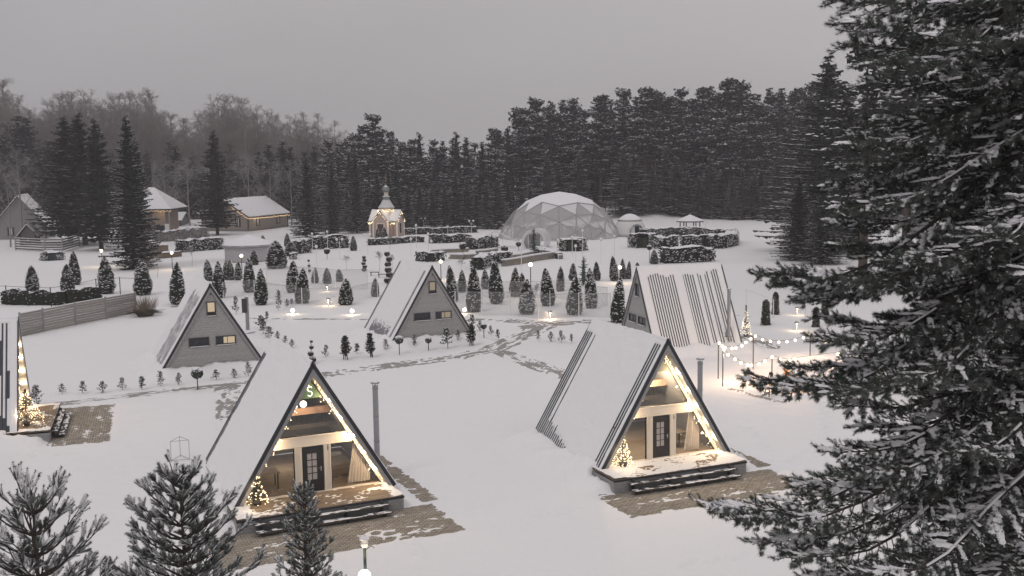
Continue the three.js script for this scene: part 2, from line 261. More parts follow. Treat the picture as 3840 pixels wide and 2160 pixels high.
// ------------------------------------------------------------------ A-frame cabins
const SL = Math.hypot(HW, AP), snx = AP / SL, sny = HW / SL;      // outward normal of the right slope is (snx, sny)
const hwAt = (y, apex = AP) => HW * (apex - y) / AP;               // half width of the gable at a height
function roofSide(root, side, L, cover, over = 0.0) {
  const pt = (s, z, n) => [side * (s / SL * HW + n * snx), AP - s / SL * AP + n * sny, z];
  const S = SL + over, sheet = new GB(), Q = (a, b, c, d) => side > 0 ? sheet.quad(a, b, c, d) : sheet.quad(b, a, d, c);
  for (let z = 0; z > -L + 0.01; z -= 0.2) {                      // profiled metal sheet, one rib every 20 cm
    const z1 = z - 0.1, z2 = z - 0.12, z3 = z - 0.18, z4 = Math.max(-L, z - 0.2), e = 0.036;
    for (const [a, b, na, nb] of [[z, z1, 0, 0], [z1, z2, 0, e], [z2, z3, e, e], [z3, z4, e, 0]]) Q(pt(0, b, nb), pt(0, a, na), pt(S, a, na), pt(S, b, nb));
  }
  sheet.quad(pt(0, 0, 0), pt(S, 0, 0), pt(S, 0, -0.05), pt(0, 0, -0.05)); sheet.quad(pt(S, 0, 0), pt(S, -L, 0), pt(S, -L, -0.06), pt(S, 0, -0.06));
  const roof = sheet.to('roof', M.slate, root);
  const sof = new GB(); // grey boarded underside
  for (let z = -0.02; z > -L + 0.05; z -= 0.35) { const w = Math.max(-L, z - 0.345); sof.hexa([pt(0.28, z, -0.24), pt(S - 0.02, z, -0.24), pt(S - 0.02, w, -0.24), pt(0.28, w, -0.24)], [pt(0.1, z, -0.06), pt(S - 0.02, z, -0.06), pt(S - 0.02, w, -0.06), pt(0.1, w, -0.06)]); }
  sof.to('soffit', M.greyBoard, root);
  // edge trims: dark rake trim above, grey barge board below it
  for (const [z0, z1] of [[-0.03, 0.03], [-L - 0.03, -L + 0.03]]) {
    const tr = new GB(), bb = new GB();
    tr.hexa([pt(0.12, z1, -0.12), pt(S, z1, -0.12), pt(S, z0, -0.12), pt(0.12, z0, -0.12)], [pt(-0.02, z1, 0.03), pt(S, z1, 0.03), pt(S, z0, 0.03), pt(-0.02, z0, 0.03)]);
    const f = z1 > 0.5 * -L ? [-0.02, 0.018] : [-L - 0.018, -L + 0.02];
    bb.hexa([pt(0.42, f[1], -0.27), pt(S - 0.01, f[1], -0.27), pt(S - 0.01, f[0], -0.27), pt(0.42, f[0], -0.27)], [pt(0.2, f[1], -0.121), pt(S - 0.01, f[1], -0.121), pt(S - 0.01, f[0], -0.121), pt(0.2, f[0], -0.121)]);
    tr.to('fascia', M.fascia, roof); bb.to('barge_board', M.greyBoard, root);
  }
  // snow lying on the sheet
  const ns = 90, nzc = 140, g = new GB();
  for (let j = 0; j <= nzc; j++) for (let i = 0; i <= ns; i++) {
    const s = (S + 0.02) * i / ns, z = -L * j / nzc, edge = Math.min(1, Math.min(j, nzc - j) / 1.2, i === ns ? 0 : 1);
    let t = cover(s / SL, z, fbm(s * 1.2 + side * 9, z * 1.2, 3, 2), fbm(s * 6, z * 6, 2, 7));
    t = lerp(-0.01, t, edge); g.v(...pt(s, z, t), s, -z);
  }
  for (let j = 0; j < nzc; j++) for (let i = 0; i < ns; i++) { const a = j * (ns + 1) + i, b = a + ns + 1; side > 0 ? g.i.push(a, a + 1, b + 1, a, b + 1, b) : g.i.push(a, b + 1, a + 1, a, b, b + 1); }
  g.to('snow', M.snow, roof);
  return roof;
}
const fullCover = (s, z, n, f) => 0.07 + 0.034 * n + 0.006 * f;
function ridgeSnow(root, L, gaps) {
  const b = new GB(), n = 50, r = [];
  for (let k = 0; k <= n; k++) { const z = -L * k / n, w = 0.16 + 0.05 * fbm(z * 1.4, L, 3), g = gaps ? gaps(z) : 1; r.push([[-w, AP - w * 1.55, z], [-w * 0.5, AP + 0.02 * g, z], [0, AP + 0.09 * g, z], [w * 0.5, AP + 0.02 * g, z], [w, AP - w * 1.55, z]]); }
  for (let k = 0; k < n; k++) for (let i = 0; i < 4; i++) b.quad(r[k][i], r[k][i + 1], r[k + 1][i + 1], r[k + 1][i]);
  b.to('ridge_snow', M.snowPlain, root);
}
function pipe(root, x, z, y0, y1) {
  const g = new GB(); g.tube([[x, y0, z], [x, (y0 + y1) / 2, z], [x, y1, z]], 0.125, 14); for (const k of [0.3, 0.62, 0.97]) g.tube([[x, lerp(y0, y1, k) - 0.03, z], [x, lerp(y0, y1, k) + 0.03, z]], 0.136, 14);
  const p = g.to('chimney_pipe', M.steel, root), c = new GB();
  for (let k = 0; k < 4; k++) { const a = k * 1.571 + 0.4; c.tube([[x + Math.cos(a) * 0.1, y1, z + Math.sin(a) * 0.1], [x + Math.cos(a) * 0.13, y1 + 0.12, z + Math.sin(a) * 0.13]], 0.012, 4); }
  c.tube([[x, y1 + 0.11, z], [x, y1 + 0.15, z], [x, y1 + 0.2, z]], [0.2, 0.2, 0.03], 14); c.to('chimney_cap', M.steel, p);
  mesh('snow', moved(blobGeo(3), x, y1 + 0.17, z, 0.3, 0.12, 0.3), M.snowPlain, p);
  const t = new GB(); t.tube([[x, y0 + 0.2, z], [x - 0.5, y0 + 0.2, z]], 0.11, 12); t.box(x, y0 + 0.02, z, 0.4, 0.06, 0.4); t.to('pipe_bracket', M.steel, p);
}
function rearGable(root, lit) { // boarded wall with three small windows
  const z = -0.1, b = 0.17; let n = 0;
  const frameM = M.fascia, tone = rngOf(lit * 7 + 2);
  for (let y = -0.62; y < 4.95; y += b) {
    const h0 = hwAt(y) - 0.34, h1 = hwAt(y + b - 0.008) - 0.34; if (h1 < 0.02) break;
    const g = new GB(), t = b - 0.006; // lapped board, lower edge proud
    g.hexa([[-h0, y, z + 0.022], [h0, y, z + 0.022], [h0, y, z - 0.04], [-h0, y, z - 0.04]], [[-h1, y + t, z + 0.006], [h1, y + t, z + 0.006], [h1, y + t, z - 0.04], [-h1, y + t, z - 0.04]]);
    g.to('plank', M.siding[Math.floor(tone() * 3)], root);
  }
  new GB().prism([[-hwAt(-0.62) + 0.3, -0.62], [hwAt(-0.62) - 0.3, -0.62], [0, 4.98]], z - 0.1, z - 0.042).to('wall', M.greyBoard, root);
  [[0, 3.88, 0.6, 0.95, 1], [-0.9, 1.66, 1.32, 0.58, 0], [0.88, 1.66, 1.32, 0.58, 2]].forEach(([x, y, w, h, k]) => {
    const f = new GB(), e = 0.07, zf = z + 0.035;
    f.box(x, y + h / 2 - e / 2, zf, w, e, 0.1); f.box(x, y - h / 2 + e / 2, zf, w, e, 0.1); f.box(x - w / 2 + e / 2, y, zf, e, h - 2 * e, 0.1); f.box(x + w / 2 - e / 2, y, zf, e, h - 2 * e, 0.1);
    if (k !== 1) f.box(x + 0.1, y, zf - 0.01, 0.035, h - 2 * e, 0.07);
    const win = f.to('window', frameM, root);
    const tr = new GB(), o = 0.05; tr.box(x, y + h / 2 + o / 2, z + 0.03, w + 2 * o, o, 0.05); tr.box(x, y - h / 2 - o / 2, z + 0.03, w + 2 * o, o, 0.05); tr.box(x - w / 2 - o / 2, y, z + 0.03, o, h, 0.05); tr.box(x + w / 2 + o / 2, y, z + 0.03, o, h, 0.05); tr.to('trim', M.greyBoard, win);
    const sh = new GB(); sh.box(x, y - h / 2 - 0.02, z + 0.09, w * 0.92, 0.035, 0.06); sh.to('snow', M.snowPlain, win);
    const pane = (x0, x1, y0, y1, m) => new GB().quad([x0, y0, z + 0.026], [x1, y0, z + 0.026], [x1, y1, z + 0.026], [x0, y1, z + 0.026]).to('pane', m, win);
    const X0 = x - w / 2 + e, X1 = x + w / 2 - e, Y0 = y - h / 2 + e, Y1 = y + h / 2 - e;
    const on = (k === 1) || (k === 2);
    if (!on || !lit) pane(X0, X1, Y0, Y1, M.darkGlass);
    else if (k === 1) { pane(X0, X1, Y0 + 0.18, Y1, lit > 1 ? M.windowDim : M.windowLit); pane(X0, X1, Y0, Y0 + 0.177, M.darkGlass); }
    else { pane(X0, x - 0.15, Y0, Y1, M.darkGlass); pane(x - 0.147, X1, Y0, Y1, lit > 1 ? M.windowDim : M.windowLit); }
  });
}
M.windowDim = glow(1, 0.82, 0.6, 0.3);
M.interior = std(0.56, 0.51, 0.455, { map: grain });
M.interiorPink = std(0.62, 0.40, 0.29, { map: grain });
M.interiorGrey = std(0.24, 0.22, 0.21, { map: grain });
M.floorIn = std(0.32, 0.255, 0.2, { map: grain });
function glassFront(root, L) {
  const z = -0.6, T = (y0, y1, pad = 0, ap = 4.8) => [[-hwAt(y0, ap) - pad, y0], [hwAt(y0, ap) + pad, y0], [hwAt(y1, ap) + pad, y1], [-hwAt(y1, ap) - pad, y1]];
  const fr = new GB(); // white slanted frames, beam, sill, posts
  for (const s of [-1, 1]) {
    const o = (y, k) => s * (hwAt(y, 4.8) + k);
    const q = [[o(-0.04, 0), -0.04], [o(-0.04, 0.17), -0.04], [o(4.9, 0.17 + 0.06), 4.9], [o(4.9, 0.06), 4.9]];
    fr.prism(s > 0 ? q : q.reverse(), z - 0.05, z + 0.06);
    fr.box(s * 0.615, 0.97, z + 0.01, 0.19, 2.0, 0.1); fr.box(s * 0.73, 0.97, z + 0.02, 0.05, 2.0, 0.14); fr.box(s * 0.495, 0.97, z + 0.02, 0.06, 2.02, 0.14);
  }
  fr.prism(T(1.985, 2.42, -0.003), z - 0.06, z + 0.05); fr.box(0, 2.405, z + 0.06, 2.7, 0.05, 0.06); fr.box(0, 2.0, z + 0.045, 3.26, 0.04, 0.07);
  fr.to('frame', M.cream, root);
  new GB().box(0, -0.02, z + 0.03, 5.7, 0.1, 0.16).to('sill', M.cream, root);
  // panes
  new GB().prism(T(2.43, 3.93, -0.004), z - 0.012, z - 0.006).to('window_pane', M.glass, root);
  for (const s of [-1, 1]) { const q = [[s * 0.765, 0.035], [s * (hwAt(0.035, 4.8) - 0.004), 0.035], [s * (hwAt(1.97, 4.8) - 0.004), 1.97], [s * 0.765, 1.97]]; new GB().prism(s > 0 ? q : q.reverse(), z - 0.012, z - 0.006).to('window_pane', M.glass, root); }
  const dark = new GB(); // thin dark glazing bead round the glass
  for (const s of [-1, 1]) { const b = (y0, y1, x0, x1) => { const q = [[x0(y0), y0], [x1(y0), y0], [x1(y1), y1], [x0(y1), y1]]; dark.prism(s > 0 ? q : q.reverse(), z - 0.004, z + 0.052); }; b(2.43, 4.7, (y) => s * (hwAt(y, 4.8) - 0.03), (y) => s * hwAt(y, 4.8)); b(0.035, 1.96, (y) => s * (hwAt(y, 4.8) - 0.03), (y) => s * hwAt(y, 4.8)); }
  dark.box(0, 2.44, z + 0.0, 2.75, 0.03, 0.08); dark.box(-0.78, 1, z, 0.03, 1.92, 0.08); dark.box(0.78, 1, z, 0.03, 1.92, 0.08);
  dark.to('glazing_bead', M.fascia, root);
  // door
  const d = new GB(), dz = z + 0.01; d.box(-0.34, 0.97, dz, 0.2, 1.94, 0.07); d.box(0.305, 0.97, dz, 0.27, 1.94, 0.07); d.box(-0.035, 0.27, dz, 0.41, 0.54, 0.068); d.box(-0.035, 1.8, dz, 0.41, 0.28, 0.068);
  const door = d.to('door', M.blackDoor, root), mu = new GB();
  mu.box(-0.035, 1.1, dz, 0.028, 1.12, 0.05); for (let k = 1; k < 4; k++) mu.box(-0.035, 0.54 + k * 0.28, dz, 0.41, 0.026, 0.048); mu.to('muntin', M.blackDoor, door);
  new GB().quad([-0.24, 0.54, dz], [0.17, 0.54, dz], [0.17, 1.66, dz], [-0.24, 1.66, dz]).to('pane', std(0.5, 0.46, 0.43, { roughness: 0.15 }), door);
  const hd = new GB(); hd.box(0.33, 0.98, dz + 0.045, 0.05, 0.2, 0.02); hd.tube([[0.33, 1.02, dz + 0.05], [0.33, 1.02, dz + 0.1], [0.21, 1.02, dz + 0.1]], 0.013, 6); hd.to('handle', M.steel, door);
  const hk = new GB(); hk.tube([[0.62, 1.9, z + 0.07], [0.62, 1.83, z + 0.14], [0.62, 1.74, z + 0.1]], 0.018, 6); hk.to('hook', M.fascia, root);
  // room behind the glass
  const inn = (y) => hwAt(y, 5.18), ib = new GB();
  for (const s of [-1, 1]) for (let y = 0.02; y < 4.9; y += 0.14) { const y1 = Math.min(5.1, y + 0.132), a = [s * inn(y), y, z - 0.07], b = [s * inn(y1), y1, z - 0.07]; ib.quad(a, [a[0], a[1], -L + 0.2], [b[0], b[1], -L + 0.2], b); }
  ib.to('interior_lining', M.interior, root);
  new GB().prism([[-inn(0.03), 0.03], [inn(0.03), 0.03], [0, 5.15]], -L + 0.12, -L + 0.19).to('rear_wall', M.interiorGrey, root);
  new GB().box(0, -0.04, (z - L) / 2, 6.0, 0.06, L - 0.9).to('floor', M.floorIn, root);
  new GB().prism([[-inn(2.1), 2.1], [inn(2.1), 2.1], [inn(2.28), 2.28], [-inn(2.28), 2.28]], -L + 0.25, -3.1).to('loft_floor', M.interiorGrey, root);
  new GB().prism([[-inn(2.95), 2.95], [inn(2.95), 2.95], [inn(3.24), 3.24], [-inn(3.24), 3.24]], -2.3, -2.1).to('tie_beam', M.interiorPink, root);
  const rail = new GB(); rail.tube([[-1.2, 2.95, -3.1], [1.2, 2.95, -3.1]], 0.03, 6); for (let x = -1.1; x <= 1.11; x += 0.22) rail.tube([[x, 2.28, -3.1], [x, 2.95, -3.1]], 0.014, 5); rail.to('loft_railing', M.fascia, root);
}
function deck(root, seed) {
  const r = rngOf(seed), z0 = -0.52, w = 0.138;
  for (let k = 0; k < 15; k++) { const z = z0 + w * (k + 0.5); new GB().box(-0.2, -0.02 + (r() - 0.5) * 0.006, z, 6.75, 0.035, w - 0.012).to('deck_board', M.deck[Math.floor(r() * 3)], root); }
  const e = z0 + w * 15;
  new GB().box(-0.2, -0.075, e - 0.01, 6.8, 0.07, 0.03).to('deck_edge', M.fascia, root);
  for (let k = 0; k < 4; k++) { const y = -0.19 - k * 0.145; for (const s of [-1, 1]) { new GB().box(-0.2 + s * 3.36, y, 0.5, 0.03, 0.135, 2.02).to('skirt_board', M.greyBoard, root); new GB().box(s < 0 ? -3.2 : 2.84, y, e - 0.03, s < 0 ? 0.72 : 0.66, 0.135, 0.03).to('skirt_board', M.greyBoard, root); } }
  const bk = new GB(); for (let k = 0; k < 4; k++) bk.box(-0.2, -0.19 - k * 0.145, e - 0.06, 5.5, 0.13, 0.03); bk.to('riser', std(0.2, 0.205, 0.205), root);
  for (const [y, z] of [[-0.23, e + 0.19], [-0.44, e + 0.5]]) { const s = new GB().box(-0.25, y, z, 5.45, 0.045, 0.29).to('step', M.darkWood, root); const g = heightPatch(-2.95, 2.45, z - 0.14, z + 0.14, 60, 6, (x, zz) => y + 0.02 + 0.022 * fbm(x * 2.2, zz * 5 + y * 9, 3) + 0.002); mesh('snow', g, M.snowPlain, s); }
  for (const x of [-2.7, -0.9, 0.7, 2.2]) { const g = new GB(); g.box(x, -0.32, e + 0.07, 0.09, 0.5, 0.16); g.box(x, -0.53, e + 0.36, 0.09, 0.17, 0.4); g.to('step_bracket', M.darkWood, root); }
  mesh('snow', heightPatch(-3.56, 3.16, z0 - 0.02, e, 150, 50, (x, z) => -0.004 + 0.045 * (fbm(x * 0.9 + seed, z * 1.3, 3) * 0.7 + fbm(x * 5, z * 6 + seed, 2) * 0.5) + (seed === 66 ? 0.010 : -0.008) + 0.05 * sstep(Math.abs(x), 2.5, 3.3)), M.snow, root);
}
function heightPatch(x0, x1, z0, z1, nx, nzz, fn) { const g = new GB(); for (let j = 0; j <= nzz; j++) for (let i = 0; i <= nx; i++) { const x = lerp(x0, x1, i / nx), z = lerp(z1, z0, j / nzz); g.v(x, fn(x, z), z, x, z); } for (let j = 0; j < nzz; j++) for (let i = 0; i < nx; i++) { const a = j * (nx + 1) + i, b = a + nx + 1; g.i.push(a, a + 1, b + 1, a, b + 1, b); } return g.geo(); }
function cabin(k, label, opt) {
  const c = CB[k], root = thing('a_frame_cabin', label, 'cabin', [c.x, CAB_Y, c.z], c.yaw, 'A-frame cabins of the site');
  roofSide(root, -1, c.L, opt.left ?? fullCover, opt.over ?? 0); roofSide(root, 1, c.L, opt.right ?? fullCover, opt.over ?? 0);
  ridgeSnow(root, c.L, opt.gaps);
  if (opt.front === 'glass') { glassFront(root, c.L); deck(root, k.charCodeAt(0)); new GB().box(0, -0.32, -c.L / 2 - 0.2, 6.0, 0.52, c.L - 0.5).to('plinth', M.greyBoard, root); } else rearGable(root, opt.lit);
  if (opt.pipe) pipe(root, ...opt.pipe);
  return root;
}
const bare = (n, f) => 0.010 + 0.010 * n + 0.004 * f;
cabin('A', 'nearest grey A-frame cabin with glowing glass gable and green S panel, left of centre', { front: 'glass', pipe: [3.42, -2.6, 0.2, 3.76], left: (s, z, n, f) => (z < -6.55 + 0.3 * n && s > 0.12) ? bare(n, f) : fullCover(s, z, n, f) });
cabin('B', 'A-frame cabin right of centre with small light cone on its snowy deck', { front: 'glass', pipe: [3.42, -2.62, 0.2, 3.8], gaps: (z) => 0.6 + 0.6 * fbm(z * 2.5, 3, 2),
  left: (s, z, n, f) => { if (z > -0.78 && z < -0.24 && s > 0.05) return bare(n, f) - 0.006; if (z < -6.0 && !(z > -6.35 && z < -6.15) && s > 0.1 + 0.05 * n) return bare(n, f) - 0.004; if (z < -3.6 && s > 0.86 + (z + 6) * 0.05 + 0.07 * f) return bare(n, f); return fullCover(s, z, n, f); } });
cabin('C', 'A-frame cabin at left with lit upper window in its grey boarded gable', { lit: 1, over: 0.5, left: (s, z, n, f) => (z < -0.62 && z > -4.6 + 0.5 * n && s > 0.16 + 0.06 * n) ? 0.03 + 0.012 * n + 0.006 * f : fullCover(s, z, n, f) });
cabin('D', 'A-frame cabin in the middle distance with three small dark framed windows', { lit: 2, over: 0.5, left: (s, z, n, f) => (z < -0.55 && z > -1.05 && s > 0.08) ? bare(n, f) : (z < -6.7) ? bare(n, f) : (s > 0.86 + 0.14 * f + 0.05 * n && z < -1.6 && z > -6) ? 0.008 : fullCover(s, z, n, f) });
const eBand = (z) => { const u = -z; const e = [0.6, 2.85, 3.5, 4.4, 4.7, 5.1, 5.3, 5.65, 5.8, 6.5]; let k = 0; for (const q of e) if (u > q) k++; return k % 2; };
cabin('E', 'A-frame cabin turned sideways with black ribs showing through the roof snow', { lit: 0, over: 0.35, pipe: [3.37, -5.86, 0.5, 3.9], right: (s, z, n, f) => { const q = Math.floor(-z / 0.4); if (eBand(z) && s > 0.11 + 0.05 * N3(q * 1.7, 0.3) + (z < -5.4 ? -0.04 : 0)) return 0.014 + 0.004 * n + 0.002 * f; return fullCover(s, z, n, f); } });
cabin('F', 'A-frame cabin cut off by the left edge with dark ribbed roof and fairy lights', { front: 'glass',
  left: (s, z, n, f) => { if (z > -0.38) return fullCover(s, z, n, f); const q = Math.floor(-z / 0.2), a = N3(q * 2.3, s * 3.1, 5); return a > 0.05 ? -0.02 : (s < 0.05 ? fullCover(s, z, n, f) : bare(n, f) - 0.002); } });

// inside and on the cabins
function cabinExtras(k, where) {
  const c = CB[k], at = (x, y, z) => toW(c, x, y + CAB_Y, z), r = rngOf(k.charCodeAt(0) * 3), z = -0.6;
  // fairy lights along both sloping frames, big bulbs down the right one
  const t = thing('string_lights', 'warm string lights with round bulbs on ' + where, 'string lights', [c.x, CAB_Y, c.z], c.yaw);
  const small = new THREE.IcosahedronGeometry(0.022, 0), parts = [], wire = new GB(), wp = [];
  for (const s of [-1, 1]) for (let y = 0.1; y < 4.75; y += 0.085) { const x = s * (hwAt(y, 4.8) + 0.1), drops = r() < 0.3 ? 1 + Math.floor(r() * 4) : 1; for (let q = 0; q < drops; q++) parts.push(moved(small, x + (r() - 0.5) * 0.08 - s * 0.05 * q, y - q * 0.07, z + 0.12 + r() * 0.1)); }
  tag(mesh('light_strand', mergeGeometries(parts), M.fairy, t), null, null, null, 'stuff');
  for (const s of [-1, 1]) wire.tube([[s * (hwAt(0.1, 4.8) + 0.1), 0.1, z + 0.13], [s * (hwAt(2.4, 4.8) + 0.1), 2.4, z + 0.15], [s * (hwAt(4.7, 4.8) + 0.05), 4.75, z + 0.13]], 0.006, 4);
  wire.to('wire', M.fascia, t);
  for (const y of [0.75, 1.52, 2.3, 3.1, 3.9]) { const x = hwAt(y, 4.8) + 0.2; mesh('bulb', moved(new THREE.SphereGeometry(0.085, 14, 10), x, y, z + 0.3), M.bulb, t); const p = at(x - 0.12, y, z + 0.42); lampLight(p.x, p.y, p.z, 2.2); }
  for (const y of [2.1]) { const x = -hwAt(y, 4.8) - 0.09; mesh('bulb', moved(new THREE.SphereGeometry(0.05, 12, 8), x, y, z + 0.25), M.bulb, t); const p = at(x + 0.1, y, z + 0.4); lampLight(p.x, p.y, p.z, 1.6); }  // extra small bulb, added to carry light for the left fairy strand
  return at;
}
function curtain(at, c, x0, x1, label) {
  const t = thing('curtain', label, 'curtain', [c.x, CAB_Y, c.z], c.yaw), b = new GB(), n = 40;
  for (let i = 0; i < n; i++) { const f = (q) => { const u = q / n, x = lerp(x0, x1, u), zz = -0.95 + 0.05 * Math.sin(u * 44), y1 = Math.min(2.0, 4.6 * (1 - Math.abs(x) / 2.95)); return [[x, 0.06, zz], [lerp(x, x1, 0.55 * (1 - u) * 0.6), y1, zz]]; }; const a = f(i), d = f(i + 1); b.quad(a[0], d[0], d[1], a[1]); }
  b.to('fabric', std(0.6, 0.55, 0.5, { roughness: 1 }), t); new GB().tube([[x0 - 0.2, 2.02, -0.93], [x1 - 1.2, 2.02, -0.93]], 0.014, 6).to('rod', M.fascia, t);
}
function table(at, c, x, z, label) {
  const t = thing('table', label, 'table', at(x, 0, z), c.yaw); new GB().box(0, 0.72, 0, 1.1, 0.04, 0.7).to('table_top', M.floorIn, t); for (const a of [-1, 1]) for (const b of [-1, 1]) new GB().box(a * 0.48, 0.35, b * 0.28, 0.05, 0.7, 0.05).to('leg', M.darkWood, t);
}
function bed(at, c, x, z, label) { const t = thing('bed', label, 'bed', at(x, 0, z), c.yaw); new GB().box(0, 0.18, 0, 1.5, 0.3, 1.9).to('bed_frame', M.floorIn, t); mesh('mattress', moved(new RoundedBoxGeometry(1.45, 0.2, 1.85, 3, 0.06), 0, 0.43, 0), M.beige, t); for (const s of [-1, 1]) mesh('pillow', moved(new RoundedBoxGeometry(0.55, 0.14, 0.35, 3, 0.06), s * 0.36, 0.58, -0.68), M.white, t); }
function pendant(at, c, x, y, z, r, label) { const t = thing('pendant_lamp', label, 'lamp', at(x, y, z), c.yaw); mesh('lamp_globe', new THREE.SphereGeometry(r, 16, 12), M.globeLit, t); new GB().tube([[0, r, 0], [0, 0.9, 0]], 0.008, 4).to('cord', M.fascia, t); const p = at(x, y - r - 0.06, z + 0.05); return p; }
{
  const at = cabinExtras('A', 'the nearest cabin with the S panel'), c = CB.A;
  curtain(at, c, 1.55, 2.55, 'pale curtain behind the right pane of the nearest cabin'); table(at, c, -1.7, -2.0, 'wooden table behind the left pane of the nearest cabin'); bed(at, c, 1.5, -3.2, 'low bed behind the right pane of the nearest cabin');
  let p = pendant(at, c, -0.5, 3.55, -1.3, 0.12, 'left lit globe lamp below the green S panel'); lampLight(p.x, p.y, p.z, 1.2); p = pendant(at, c, -0.12, 3.58, -1.35, 0.14, 'right lit globe lamp below the green S panel'); lampLight(p.x, p.y, p.z, 1.2);
  p = pendant(at, c, -0.3, 1.1, -4.6, 0.11, 'globe lamp deep inside the ground floor of the nearest cabin'); lampLight(p.x, p.y, p.z, 2.6, 0, [1, 0.82, 0.6]);
  const s = thing('gable_panel', 'green triangular panel with glowing letter S in the nearest gable', 'sign', [c.x, CAB_Y, c.z], c.yaw), w = (y) => hwAt(y, 4.76);
  new GB().prism([[-w(3.96), 3.96], [w(3.96), 3.96], [0.0, 4.72]], -0.62, -0.59).to('panel', std(0.16, 0.26, 0.15, { roughness: 0.4 }), s);
  const pts = []; for (let k = 0; k <= 24; k++) { const u = k / 24, a = u < 0.5 ? lerp(0.15, 1.5, u * 2) * Math.PI : lerp(0.5, -0.85, (u - 0.5) * 2) * Math.PI, cy = u < 0.5 ? 4.36 : 4.16; pts.push([-0.02 + Math.cos(a) * 0.095, cy + Math.sin(a) * 0.1, -0.575]); }
  new GB().tube(pts, 0.02, 6).to('letter', glow(1, 0.95, 0.85, 2.0), s);
}
{
  const at = cabinExtras('B', 'the cabin right of centre'), c = CB.B;
  curtain(at, c, 1.45, 2.3, 'gathered curtain behind the right pane of the cabin right of centre'); table(at, c, 1.5, -1.9, 'dining table behind the right pane of the cabin right of centre'); bed(at, c, -1.7, -3.4, 'low bed behind the left pane of the cabin right of centre');
  let p = pendant(at, c, -0.2, 3.7, -1.5, 0.13, 'lit globe lamp in the upper room of the cabin right of centre'); lampLight(p.x, p.y, p.z, 24, 0, [1, 0.8, 0.52]); p = pendant(at, c, -0.4, 1.15, -4.4, 0.11, 'globe lamp on the ground floor of the cabin right of centre'); lampLight(p.x, p.y, p.z, 2.6, 0, [1, 0.82, 0.6]);
  const s = thing('gable_panel', 'small grey green panel in the apex of the cabin right of centre', 'panel', [c.x, CAB_Y, c.z], c.yaw); new GB().prism([[-hwAt(3.97, 4.76), 3.97], [hwAt(3.97, 4.76), 3.97], [0, 4.72]], -0.62, -0.59).to('panel', std(0.3, 0.32, 0.26, { roughness: 0.4 }), s);
}
{
  const at = cabinExtras('F', 'the cabin at the left edge'), c = CB.F; const p = pendant(at, c, 0.2, 1.8, -3, 0.12, 'globe lamp inside the cabin at the left edge'); lampLight(p.x, p.y, p.z, 4);
  const s = thing('gable_panel', 'plain panel in the apex of the cabin at the left edge', 'panel', [c.x, CAB_Y, c.z], c.yaw); new GB().prism([[-hwAt(3.97, 4.76), 3.97], [hwAt(3.97, 4.76), 3.97], [0, 4.72]], -0.62, -0.59).to('panel', M.beige, s);
}
// small light-strung trees on the decks
function lightTree(label, pos, H, R, seed, lights, wireOnly) {
  const t = thing('christmas_tree', label, 'christmas tree', pos, 0), r = rngOf(seed), b = new GB(), l = [], small = new THREE.IcosahedronGeometry(0.018, 0);
  for (let k = 0; k < (wireOnly ? 26 : 90); k++) { const u = wireOnly ? 0.04 : Math.pow(r(), 0.8), a = r() * 6.28, y = H * (0.08 + 0.9 * u), q = R * (1 - u) * (0.6 + 0.4 * r()); b.tube(wireOnly ? [[Math.cos(a) * R * 0.9, 0.1, Math.sin(a) * R * 0.9], [0, H, 0]] : [[0, y + q * 0.15, 0], [Math.cos(a) * q, y - q * 0.1, Math.sin(a) * q]], 0.006, 3); if (!wireOnly) for (let j = 0; j < 9; j++) { const f = 0.25 + 0.08 * j, x = Math.cos(a) * q * f, zz = Math.sin(a) * q * f, e = 0.09; b.tri([x, y, zz], [x + (r() - 0.5) * e * 2, y + (r() - 0.3) * e, zz + (r() - 0.5) * e * 2], [x + (r() - 0.5) * e, y + 0.03, zz + (r() - 0.5) * e]); } }
  b.to('branches', wireOnly ? M.steel : M.needleLight, t); new GB().tube([[0, 0, 0], [0, H, 0]], [0.03, 0.008], 6).to('trunk', M.bark, t);
  for (let k = 0; k < lights; k++) { const u = 1 - Math.sqrt(1 - r() * 0.98), a = r() * 6.28, q = R * (1 - u) * (0.85 + 0.15 * r()); l.push(moved(small, Math.cos(a) * q, H * (0.05 + 0.95 * u), Math.sin(a) * q)); }
  tag(mesh('lights', mergeGeometries(l), M.fairy, t), null, null, null, 'stuff');
  new GB().tube([[0, -0.0, 0], [0, 0.16, 0]], [0.16, 0.19], 12).to('pot', M.darkWood, t);
  lampLight(pos.x + 0.15, pos.y + H * 0.4, pos.z + R + 0.15, 0.9);
}
lightTree('cone of tiny lights on the deck left of the right cabin door', toW(CB.B, -2.25, CAB_Y + 0.02, -0.08), 1.55, 0.5, 3, 210, true);
lightTree('small lit fir on the left end of the nearest cabin deck', toW(CB.A, -2.45, CAB_Y + 0.02, -0.05), 1.35, 0.5, 4, 90, false);
lightTree('big lit fir on the deck of the cabin at the left edge', toW(CB.F, -1.9, CAB_Y + 0.02, 0.3), 2.0, 0.95, 5, 190, false);
lightTree('tall thin light-wrapped tree beyond the ribbed roof cabin', P(2797, 1262, 76), 2.3, 0.42, 6, 90, false);

